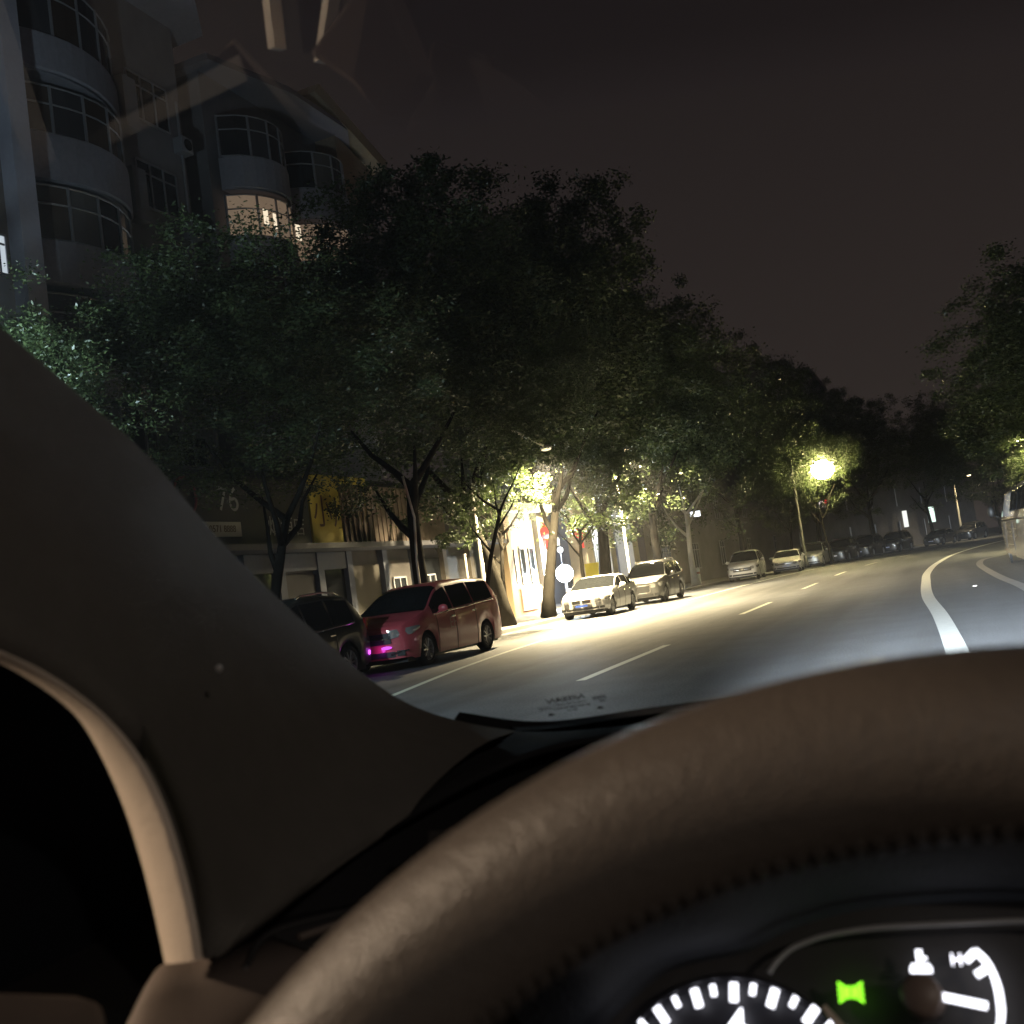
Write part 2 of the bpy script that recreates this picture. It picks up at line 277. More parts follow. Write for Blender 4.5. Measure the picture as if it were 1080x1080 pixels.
CROWNS = [crown_mesh(1, 4.3, 4.2, 440, 170, .055), crown_mesh(2, 4.6, 5.2, 470, 150, .066), crown_mesh(3, 4.4, 6.0, 500, 140, .072)]
CR_H = [4.2, 5.2, 6.0]

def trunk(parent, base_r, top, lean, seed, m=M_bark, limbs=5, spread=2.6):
    rnd = random.Random(seed); b = MB(); n = 7
    pts = []; 
    for i in range(n):
        t = i / (n - 1); pts.append((lean[0] * t ** 1.4 + .12 * math.sin(3 * t + seed), lean[1] * t ** 1.4 + .12 * math.cos(4 * t + seed), top * t))
    b.tube(pts, [base_r * (1.35 if i == 0 else 1 - .45 * i / (n - 1)) for i in range(n)], 10)
    for k in range(limbs):
        a = 2 * math.pi * k / limbs + rnd.uniform(-.4, .4); t0 = pts[n - 1 - (k % 3)]; L = rnd.uniform(.7, 1.0) * spread * .75
        q = [Vector(t0) + Vector((math.cos(a) * L * u, math.sin(a) * L * u, L * (.75 * u + .35 * u * u) * 1.1)) + Vector((rnd.uniform(-.1, .1), rnd.uniform(-.1, .1), 0)) * (u > 0) for u in (0, .33, .66, 1)]
        b.tube(q, [base_r * .5, base_r * .38, base_r * .27, base_r * .12], 7)
    return b.build('trunk', m, parent, smooth=True)

GT = 'street trees along the left pavement'
trees = [  # label, x, y, crown variant, scale xy, scale z, crown centre z, trunk top, lean, rot, trunk radius
 ('small teal-lit tree at the left edge of the view, beside the windscreen pillar', -13.6, 12.3, 0, .62, .60, 5.0, 3.0, (0, .2), .3, .11),
 ('cool-lit tree with a crooked forked trunk in front of the black shop sign', -14.0, 18.8, 0, .88, .72, 6.6, 3.4, (.7, .5), 1.1, .16),
 ('dark street tree with a thick straight trunk behind the red minivan windscreen', -14.2, 27.0, 1, .98, 1.02, 9.0, 4.6, (.1, 0), 2.0, .26),
 ('big leaning tree between the concrete pole and the lit gateway column', -14.3, 32.6, 2, 1.1, 1.08, 9.3, 4.4, (-.5, -.6), .5, .30),
 ('tree with a forked grey trunk right beside the glaring white floodlight', -13.9, 36.3, 2, 1.15, 1.2, 10.2, 4.6, (.6, .5), 2.7, .24),
 ('tall tree with a stout dark trunk behind the white sedan', -14.0, 43.6, 2, 1.2, 1.2, 10.4, 4.8, (.1, .3), 3.9, .33),
 ('yellow-lit tree overhanging the grey parked crossover', -13.8, 51.5, 2, 1.2, 1.2, 9.8, 4.8, (.3, 0), 5.1, .26),
 ('dark tree with a whitewashed trunk beyond the grey crossover', -13.9, 60.5, 1, 1.3, 1.6, 10.2, 4.2, (0, 0), 1.4, .2),
 ('tree just left of the glowing street lamp, trunk behind the white hatchback', -12.8, 70.0, 1, 1.2, 1.35, 10.0, 4.6, (.1, .3), 2.4, .22),
 ('thin tree right under the glowing street lamp', -10.7, 79, 0, .8, .8, 5.6, 4.0, (.2, 0), .9, .14),
 ('tree behind the street lamp, beyond the silver car', -9.4, 86, 1, 1.1, 1.2, 10.0, 4.6, (0, 0), 3.3, .22),
 ('dark tree on the bend beside the red and white sign', -6.0, 97, 2, 1.15, 1.0, 9.4, 4.6, (0, 0), 4.4, .24),
 ('dim tree on the far bend in front of the lit shops', -1.5, 108, 1, 1.2, 1.2, 9.2, 4.4, (0, 0), 5.6, .2),
 ('farthest left tree where the road disappears', 5.0, 121, 2, 1.3, 1.0, 9.4, 4.6, (0, 0), .2, .22),
]
carve = []
def plant(lbl, x, y, k, sxy, sz, cz, top, lean, rot, r, group):
    t = thing('street_tree', lbl, 'tree', (x, y, .13), 0, group)
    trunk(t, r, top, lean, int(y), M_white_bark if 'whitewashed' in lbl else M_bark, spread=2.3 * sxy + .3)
    c = bpy.data.objects.new('crown', CROWNS[k]); COL.objects.link(c); c.parent = t
    if (27.5 < y < 45 and x < -12) or 'wraps' in lbl: c.data = CROWNS[k]; carve.append(c)
    c.location = (lean[0] * 1.1 + (1.4 if 'lamp head' in lbl else 0), lean[1] * 1.1, cz); c.scale = (sxy, sxy, sz); c.rotation_euler = (0, 0, rot)
    return t
for a in trees: plant(*a, group=GT)
for a in [
 ('low bushy tree lit green-yellow by the lamp, hanging near the concrete pole', -14.9, 34.6, 0, .55, .48, 5.2, 3.2, (.2, 0), 4.0, .10),
 ('leafy young tree in front of the lamp pole, hiding the lamp head', -13.1, 28.8, 0, .66, .62, 6.8, 3.6, (.9, 0), 5.0, .09),
 ('low leafy tree glowing under the lamp above the white sedan', -13.9, 40.5, 0, .62, .50, 5.6, 3.2, (.2, 0), 2.0, .10),
 ('small added leafy tree whose crown wraps the glowing yellow street lamp', -7.4, 71.4, 0, .70, .62, 6.2, 3.6, (0, 0), 4.0, .10),  # put in so its strongly lit leaves imitate the lamp's glare
 ('nearest tree on the right roadside, crown over the white van', 6.6, 50, 1, 1.38, 1.1, 8.6, 4.6, (-.3, 0), 1.0, .24),
 ('second tree on the right roadside, behind the one over the van', 8.0, 61, 1, 1.35, 1.0, 8.2, 4.4, (-.2, 0), 2.2, .24),
 ('third tree on the right roadside, at the inside of the bend', 10.2, 74, 2, 1.2, .85, 8.4, 4.4, (0, 0), 3.4, .24),
 ('small tree lit yellow just beyond the front of the van', 5.3, 57, 0, .50, .42, 3.6, 2.2, (0, 0), 4.4, .09),
 ('fourth tree on the right, closing the view at the bend', 13.6, 90, 2, 1.3, .9, 8.6, 4.4, (0, 0), .4, .24),
 ('low dim tree at the far end of the road', 11.0, 128, 1, 1.5, 1.3, 7.6, 4.4, (0, 0), 2.4, .24),
 ('round dark tree at the far end, right of the low dim one', 21.0, 132, 1, 1.5, 1.2, 7.4, 4.4, (0, 0), 1.4, .24),
]:
    plant(*a, group='trees near the lamp' if a[1] < -10 else 'trees of the right roadside and the far bend')

# the crowns are pruned around the lamp and along its beams to road, minivan and gate
LP = Vector((-12.15, 33.4, 5.7))
CONES = [(Vector((.75, -.2, -.63)).normalized(), R(40)), (Vector((.13, -.93, -.36)).normalized(), R(15)), (Vector((-.48, .82, -.29)).normalized(), R(24))]
for c in carve:
    LQ, CN = (LP, CONES) if c.parent.location.y < 60 else (Vector((-6.9, 70.7, 6.4)), [(Vector((.2, -.35, -.9)).normalized(), R(58))])
    M = Matrix.Translation(c.parent.location) @ Matrix.Translation(c.location) @ Matrix.Rotation(c.rotation_euler.z, 4, 'Z') @ Matrix.Diagonal((*c.scale, 1))
    src = c.data; vs = [M @ v.co for v in src.vertices]; nv = []; nf = []
    for p in src.polygons:
        q = vs[p.vertices[0]] - LQ; dd = q.length
        if dd < .7 or (dd < 12 and any(q.angle(a) < w for a, w in CN)): continue
        k = len(nv); nv += [tuple(src.vertices[i].co) for i in p.vertices]; nf.append((k, k + 1, k + 2, k + 3))
    me = bpy.data.meshes.new('crown'); me.from_pydata(nv, [], nf); me.materials.append(M_leaf); c.data = me

# ------------------------------------------------------------------ shop row and apartment building (left)
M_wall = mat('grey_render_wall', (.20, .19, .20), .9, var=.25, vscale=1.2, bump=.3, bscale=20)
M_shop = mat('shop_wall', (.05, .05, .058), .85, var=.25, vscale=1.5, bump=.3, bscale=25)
M_dark = mat('dark_glass', (.015, .017, .02), .08)
M_frame = mat('window_frame_metal', (.30, .30, .32), .5, metal=.3)
M_black_sign = mat('black_sign_board', (.02, .018, .018), .5)
M_cream = mat('cream_board', (.6, .58, .48), .7, var=.1)
M_yellow = mat('yellow_sign_board', (.50, .40, .06), .6, var=.15, vscale=2)
M_signtext = mat('pale_letters', (.30, .29, .27), .6)
M_brown = mat('brown_letters', (.10, .055, .02), .6)
M_shutter = mat('roller_shutter', (.06, .055, .055), .6, metal=.2, var=.2)
M_plaster = mat('cream_plaster', (.55, .50, .42), .8, var=.08, vscale=3)
M_terra = mat('terracotta_band', (.42, .22, .15), .8, var=.15)
M_roof = mat('roof_tile_dark', (.07, .06, .06), .8, var=.3)
Mtxt = lambda x, y, z, s=1: frame((x, y, z), (0, s, 0), (0, 0, s), (s, 0, 0))    # faces +x, reads left to right for increasing y
FXx = -18.0

def window(parent, x, y0, y1, z0, z1, cols=2, trans=True, glass=None):
    f = MB(); t = .06
    f.box(x, x + .07, y0, y1, z1 - t, z1); f.box(x, x + .07, y0, y1, z0, z0 + t)
    for i in range(cols + 1):
        yy = y0 + (y1 - y0) * i / cols; f.box(x + .001, x + .068, yy - t / 2, yy + t / 2, z0 + t, z1 - t)
    if trans: zz = z0 + (z1 - z0) * .72; f.box(x + .003, x + .06, y0 + t, y1 - t, zz, zz + .05)
    w = f.build('window', M_frame, parent)
    MB().box(x + .01, x + .03, y0 + t / 2, y1 - t / 2, z0 + t / 2, z1 - t / 2).build('pane', glass or M_dark, w)
    return w

# row of single-storey shops, Y 8 .. 40
sh = thing('shop_row', 'low grey row of shuttered shops behind the black and red cars', 'building', (0, 0, .13))
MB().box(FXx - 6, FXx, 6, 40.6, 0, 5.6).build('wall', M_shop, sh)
MB().box(FXx - .1, FXx + 1.1, 6, 40.4, 3.18, 3.34).build('canopy', mat('canopy_metal', (.05, .05, .06), .6), sh)
def shopdoor(y0, y1, z1, m, name='shutter'):
    MB().box(FXx + .002, FXx + .08, y0, y1, .02, z1).build(name, m, sh)
pil = mat('blue_grey_pilaster', (.08, .09, .12), .8, var=.15)
for yy in (23.6, 25.15, 27.2, 28.9, 31.2, 33.4, 35.8, 38.2):
    MB().box(FXx, FXx + .22, yy, yy + .32, 0, 3.16).build('pilaster', pil if yy < 34 else mat('dull_plaster', (.11, .095, .075), .8), sh)
MB().box(FXx + .003, FXx + .18, 23.95, 28.88, 2.62, 3.15).build('lintel', pil, sh)
shopdoor(24.0, 25.1, 2.6, M_dark, 'door'); shopdoor(27.55, 28.85, 2.6, M_dark, 'door'); shopdoor(25.5, 27.15, 2.5, M_shop, 'panel')
shopdoor(20.0, 23.4, 2.9, M_shutter); shopdoor(29.3, 31.1, 2.7, mat('tan_panel', (.05, .045, .038), .7, var=.1)); shopdoor(31.6, 33.3, 2.8, M_shutter); shopdoor(33.8, 35.7, 2.8, M_dark, 'door'); shopdoor(36.2, 38.1, 2.8, M_shutter)
for yy in (24.15, 24.5, 24.85): MB().box(FXx + .09, FXx + .1, yy, yy + .16, 1.35, 1.75).build('paper_notice', M_signtext, sh)
for yy in (31.9, 34.2): window(sh, FXx + .09, yy, yy + .9, 1.1, 2.2, 2, False)
MB().box(FXx + .2, FXx + .26, 34.0, 36.2, 3.36, 5.2).build('fascia_panel', mat('brown_fascia', (.14, .11, .09), .8, var=.3), sh)
for i in range(16): MB().box(FXx + .261, FXx + .29, 28.9 + i * .31, 29.05 + i * .31, 3.4, 5.3).build('slat', mat('slat_brown', (.16, .12, .1), .8) if i == 0 else bpy.data.materials['slat_brown'], sh)
MB().box(FXx + .2, FXx + .26, 28.8, 33.9, 3.36, 5.35).build('fascia_panel', bpy.data.materials['brown_fascia'], sh)

def board(name, label, y0, y1, z0, z1, m, x=FXx + .1):
    t = thing(name, label, 'sign', (x, (y0 + y1) / 2, z0 + .13))
    MB().box(0, .16, -(y1 - y0) / 2, (y1 - y0) / 2, 0, z1 - z0).build('panel', m, t, bevel=.01); return t
b = board('shop_sign', 'black shop sign board with 76 and three pale characters', 19.6, 27.0, 3.36, 5.35, M_black_sign)
text('lettering', "76", .95, M_signtext, b, Mtxt(.17, -.15, 1.30))
text('lettering', "烟酒店", .62, M_signtext, b, Mtxt(.17, 2.45, .55))
o = MB().box(.165, .2, -1.35, .25, .30, .70).build('lower_strip', M_cream, b)
text('lettering', "0571 8888", .26, M_brown, b, Mtxt(.21, -.55, .5))
c = MB(); c.tube([(.2, -1.9 + .42 * math.cos(a * .3), 1.35 + .5 * math.sin(a * .3)) for a in range(22)], .035, 6).build('ring_emblem', mat('dull_red', (.16, .03, .03), .6), b)
b = board('yellow_shop_sign', 'mustard yellow shop sign with brown characters next to the black sign', 27.1, 30.6, 3.36, 5.6, M_yellow)
text('lettering', "小川饭", 1.1, M_brown, b, Mtxt(.17, 0, 1.0))

# apartment block
ap = thing('apartment_building', 'grey apartment block with curved enclosed balconies rising over the trees', 'building', (0, 0, 0))
BX = -22.0
MB().box(BX - 10, BX, 8, 28.6, 0, 22.2).build('wall', M_wall, ap)
MB().box(BX - 10, BX - 2.2, 28.601, 30.4, 0, 22.0).build('stair_recess', M_wall, ap)
MB().box(BX - 10, BX - .4, 30.401, 40.2, 0, 21.6).build('wall', M_wall, ap)
MB().box(BX + 1.9, BX + 2.35, 18.9, 19.5, 0, 23).build('pilaster', mat('pale_pilaster', (.36, .36, .42), .8, var=.1), ap)
MB().box(BX + 1.2, BX + 1.9, 14.0, 14.5, 0, 23).build('pilaster', bpy.data.materials['pale_pilaster'], ap)
# roofs: overhanging slabs with a sloped fascia
MB().add([(BX + 2.6, 7, 22.2), (BX + 2.6, 26.5, 22.2), (BX + .6, 29.6, 22.2), (BX - 10, 29.6, 22.2), (BX - 10, 7, 22.2), (BX + 2.2, 7, 23.0), (BX + 2.2, 26.3, 23.0), (BX + .4, 29.2, 23.0), (BX - 10, 29.2, 23), (BX - 10, 7, 23)],
         [(0, 1, 2, 3, 4), (5, 6, 7, 8, 9), (0, 1, 6, 5), (1, 2, 7, 6), (2, 3, 8, 7)]).build('roof', mat('roof_slab', (.26, .25, .29), .8, var=.15), ap)
MB().add([(BX + .4, 30.0, 21.6), (BX + 1.3, 34, 21.6), (BX + 1.3, 38.0, 21.6), (BX - .6, 41.5, 21.6), (BX - 10, 41.5, 21.6), (BX - 10, 30, 21.6), (BX + .2, 30.2, 22.0), (BX + 1.1, 34, 22.0), (BX + 1.1, 37.8, 22.0), (BX - .8, 41.2, 22.0), (BX - 10, 41.2, 22.0), (BX - 10, 30.2, 22.0)],
         [(0, 1, 2, 3, 4, 5), (6, 7, 8, 9, 10, 11), (0, 1, 7, 6), (1, 2, 8, 7), (2, 3, 9, 8), (3, 4, 10, 9), (5, 0, 6, 11)]).build('roof', bpy.data.materials['roof_slab'], ap)
MB().prism([(BX + 1.0, 36.2, 22.7), (BX + 1.0, 36.6, 23.2), (BX + 1.0, 41.9, 21.6), (BX + 1.0, 41.7, 21.1)], (-9, 0, 0)).build('gable_eave', mat('warm_eave_board', (.45, .36, .25), .8, var=.15), ap)
MB().prism([(BX + .6, 38.05, 21.7), (BX + .6, 41.0, 20.9), (BX + .6, 40.4, 18.0), (BX + .6, 38.05, 18.4)], (-6, 0, 0)).build('gable_wall', mat('warm_gable_wall', (.28, .21, .15), .85, var=.2), ap)

PRND = random.Random(5)
def balcony(y0, y1, z, depth, hb=.95, ht=2.55, glass=None, n=14, name='balcony', skew=0, solid=False):
    """curved enclosed balcony: parapet band, glazing with mullions, slab"""
    def C(t): return (BX + .0 + depth * (math.sin(math.pi * (t ** (1 + skew))) ** .65) + .05, y0 + (y1 - y0) * t)
    rows = [[], [], [], []]
    pts = [C(i / n) for i in range(n + 1)]
    band = MB(); band.grid([[(x, y, z - .25), (x + .06, y, z - .2), (x + .06, y, z + hb), (x - .14, y, z + hb), (x - .14, y, z - .25)] for x, y in pts])
    band.add([(BX - .1, y0, z - .24)] + [(x - .1, y, z - .24) for x, y in pts] + [(BX - .1, y1, z - .24)], [tuple(range(n + 3))])
    b = band.build(name, bpy.data.materials['balcony_render'] if 'balcony_render' in bpy.data.materials else mat('balcony_render', (.26, .255, .29), .85, var=.2), ap)
    if not solid:
        for i in range(0, n, 2):
            gl = MB(); gl.grid([[(x - .06, y, z + hb), (x - .06, y, z + ht)] for x, y in pts[i:i + 3]]); gl.build('pane', glass or PRND.choice(PANES), b)
        fr = MB()
        for i, (x, y) in enumerate(pts):
            if i % 2 == 0: fr.box(x - .09, x - .01, y - .03, y + .03, z + hb, z + ht)
        for (xa, ya), (xb, yb) in zip(pts, pts[1:]):
            for zz in (z + hb + .05, z + 2.0, z + ht - .03): fr.tube([(xa - .04, ya, zz), (xb - .04, yb, zz)], .03, 4)
        fr.build('frame', M_frame, b)
    return b
PANES = [mat('curtained_pane_%s' % n, c, .12) for n, c in (('grey', (.05, .05, .055)), ('pale', (.11, .105, .10)), ('brown', (.06, .045, .035)))] + [M_dark, M_dark]
lit = mat('lit_curtain_glass', (.4, .3, .2), .6, emit=(1, .70, .48), estr=.11, var=.0)
for k, z in enumerate([2.2 + 0, 5.2, 8.2, 11.2, 14.2, 17.2]):
    balcony(19.6, 25.2, z + .1, 1.5 + .12 * (k % 2), n=12, skew=(.0, .25, -.1)[k % 3], hb=(.95, 1.1, .8)[k % 3])
    MB().box(BX + .02, BX + .45, 25.35, 25.95, z + .2, z + 1.9).build('utility_box', M_wall, ap)
    MB().tube([(BX + .12, 28.3, z - .8), (BX + .12, 28.3, z + 2.2)], .05, 6).build('drainpipe', M_frame, ap)
    if z > 4: balcony(14.6, 18.8, z + .1, 1.3, n=10)
    window(ap, BX + .005, 26.0, 27.9, z + .9, z + 2.5, 3)
    if z > 7:
        balcony(30.6, 34.2, z + .1, 1.2, n=10, glass=lit if abs(z - 14.2) < .1 else None)
        bb = balcony(34.6, 38.4, z + .1, 1.4, n=10, glass=lit if abs(z - 14.2) < .1 else None)
        window(ap, BX - 2.2 + .005, 28.8, 30.2, z + .8, z + 2.4, 2)
        if z > 10:
            a = MB().box(BX + .02, BX + .42, 28.0, 28.55, z + .3, z + .85).build('air_conditioner', M_frame, ap, bevel=.03)
            MB().tube([(BX + .43, 28.27, z + .57), (BX + .45, 28.27, z + .57)], .2, 14).build('fan_grille', M_dark, a)
for y0, y1 in ((31.0, 31.25), (31.6, 31.75), (33.0, 33.3)): MB().box(BX + 1.26, BX + 1.3, y0, y1, 15.5, 16.1).build('lit_gap', emat('lit_gap', (1, .82, .6), .8) if 'lit_gap' not in bpy.data.materials else bpy.data.materials['lit_gap'], ap)
MB().box(BX + .003, BX + 1.25, 18.82, 19.58, 0, 22.1).build('bay_wall', M_wall, ap)
w = window(ap, BX + 1.252, 18.86, 19.36, 10.9, 12.0, 2, True, emat('cold_lit_window', (.8, .9, 1), .5))
pent = MB().box(BX - 6, BX - 2, 20, 26, 23.0, 25.6).build('penthouse', M_wall, ap)

# gatehouse and gateway lit by the street lamp, Y 41 .. 62
gh = thing('gatehouse', 'cream gatehouse with slit windows left of the gateway, brightly lit', 'building', (0, 0, .13))
MB().box(FXx - 5, FXx + .3, 41.2, 46.2, .0, 4.6).build('wall', M_plaster, gh)
MB().box(FXx + .3, FXx + .62, 41.15, 41.75, 0, 4.6).build('pillar', mat('ochre_pillar', (.45, .33, .2), .8), gh)
MB().box(FXx + .3, FXx + .55, 45.3, 46.2, 0, 4.6).build('pillar', M_plaster, gh)
MB().box(FXx + .303, FXx + .4, 41.8, 45.2, 0, 1.15).build('base_band', M_terra, gh)
MB().box(FXx + .41, FXx + .46, 42.6, 44.4, .2, 1.3).build('white_notice', M_cream, gh)
for y0 in (42.0, 43.2, 44.3): window(gh, FXx + .301, y0, y0 + .55, 1.35, 3.0, 1, False)
MB().box(FXx - 5, FXx + .9, 41.0, 46.6, 4.6, 4.95).build('roof', M_plaster, gh)
MB().box(FXx + .5, FXx + .95, 46.2, 46.9, 3.0, 3.35).build('bracket', M_plaster, gh)
gw = thing('gateway', 'pale gateway arch over a dark drive hung with red lanterns', 'gate', (0, 0, .13))
for y0, y1 in ((52.4, 53.6), (56.6, 57.6), (61.2, 62.4)): MB().box(FXx - .6, FXx + .4, y0, y1, 0, 5.0).build('pillar', M_plaster, gw, bevel=.03)
rows = []
for i in range(13):
    t = i / 12; y = 46.4 + 6.2 * t; z = 4.15 + .75 * math.sin(math.pi * t)
    rows.append([(FXx + .35, y, z), (FXx + .35, y, 5.9), (FXx - .5, y, 5.9), (FXx - .5, y, z)])
MB().grid(rows, True).build('arch_beam', M_plaster, gw)
MB().box(FXx - .45, FXx + .35, 53.6, 62.3, 5.02, 5.9).build('beam', M_plaster, gw)
MB().box(FXx - 12, FXx - 11.6, 44, 66, 0, 5.0).build('back_wall', mat('blue_grey_wall', (.16, .18, .22), .8), gw)
MB().box(FXx - 4, FXx - 3.8, 57.7, 61.1, 0, 2.2).build('iron_gate_panel', M_frame, gw)
for i in range(9): MB().box(FXx - .1, FXx - .06, 53.8 + i * .32, 53.84 + i * .32, 0, 3.2).build('iron_bar', M_frame, gw)
M_red = mat('red_lantern_silk', (.55, .03, .03), .6, emit=(1, .12, .10), estr=.35)
for i, (y, lb) in enumerate(((45.9, 'red lantern at the left side of the gateway opening'), (50.9, 'red lantern in the middle of the gateway, above the floodlight'))):
    t = thing('red_lantern', lb, 'lantern', (FXx + .7, y, 3.75), 0, 'red lanterns of the gateway')
    b = MB().ball((0, 0, 0), (.40, .40, .30), 16, 8).build('lantern_body', M_red, t, smooth=True)
    MB().tube([(0, 0, .28), (0, 0, .34)], .14, 12).build('cap', M_yellow, t); MB().tube([(0, 0, -.28), (0, 0, -.34)], .12, 12).build('ring', M_yellow, t)
    MB().tube([(0, 0, -.34), (0, 0, -.8)], [.09, .12], 8).build('tassel', M_red, t); MB().tube([(0, 0, .34), (-.3, 0, .75)], .015, 5).build('cord', M_red, t)

# more building frontage beyond the gate
fb = thing('long_street_building', 'dark long building behind the trees past the gateway', 'building', (0, 0, 0))
rows = []
for i in range(24):
    y = 63 + i * 3; rows.append([(FXx + bend(y), y, 0), (FXx + bend(y), y, 12), (FXx - 10 + bend(y), y, 12)])
MB().grid(rows).build('wall', M_wall, fb)
MB().box(FXx - 10, FXx, 62.8, 62.99, 0, 12).build('end_wall', M_wall, fb)
for i in range(12):
    y = 65 + i * 5.5
    for z in (1, 4.4, 7.6):
        window(fb, FXx + bend(y) + .25, y, y + 2.2, z, z + 1.8, 3)
rf = thing('tower_block', 'distant apartment block with two small lit windows above the trees', 'building', (0, 0, 0))
MB().box(-20, -11, 112, 128, 0, 19.5).build('wall', M_wall, rf)
MB().box(-18, -13, 113, 126, 19.501, 21.5).build('stair_tower', M_wall, rf); MB().box(-20.4, -10.6, 111.6, 128.4, 19.5, 20).build('parapet', M_wall, rf)
for z in range(2, 18, 3):
    for x in (-19.3, -16.5, -13.7):
        f = MB().box(x, x + 1.8, 111.93, 111.999, z, z + 1.5).build('window', M_frame, rf); MB().box(x + .1, x + 1.7, 111.90, 111.93, z + .1, z + 1.4).build('pane', M_dark, f)
rg = thing('right_side_building', 'dim low building hidden behind the right roadside trees', 'building', (0, 0, 0))
MB().box(24, 36, 40, 110, 0, 10).build('wall', M_wall, rg)
for i in range(10): window(rg, 23.935, 44 + i * 6, 46.4 + i * 6, 4, 5.8, 3)

# far glows: small signs and shop windows
def lamp_sign(name, label, x, y, z, w, h, col, s, cat='sign'):
    t = thing(name, label, cat, (x, y, z))
    MB().box(-w / 2 - .04, w / 2 + .04, .0, .12, -h / 2 - .04, h / 2 + .04).build('housing', M_frame, t)
    MB().box(-w / 2, w / 2, -.03, -.002, -h / 2, h / 2).build('lit_face', emat('face_' + name, col, s), t); return t
# ------------------------------------------------------------------ cars: nose at y=0 towards -y, centre x=0, ground z=0
M_tyre = mat('tyre_rubber', (.02, .02, .02), .85)
M_rim = mat('alloy_rim', (.42, .42, .42), .32, metal=.8)
M_cglass = mat('tinted_car_glass', (.010, .011, .012), .05, spec=.14)
M_chrome = mat('chrome', (.75, .72, .66), .16, metal=1)
M_blk = mat('black_plastic', (.018, .018, .018), .5)
M_lens = mat('headlight_lens', (.45, .45, .43), .12, metal=.5, coat=1)
M_tail = mat('tail_light_red', (.40, .02, .02), .2, coat=.6)
M_plate = mat('blue_plate', (.06, .13, .55), .4)
def interp(tab, y):
    if y <= tab[0][0]: return tab[0][1]
    for (a, va), (b, vb) in zip(tab, tab[1:]):
        if y <= b:
            t = (y - a) / (b - a); t = t * t * (3 - 2 * t) * .35 + t * .65; return va + (vb - va) * t
    return tab[-1][1]

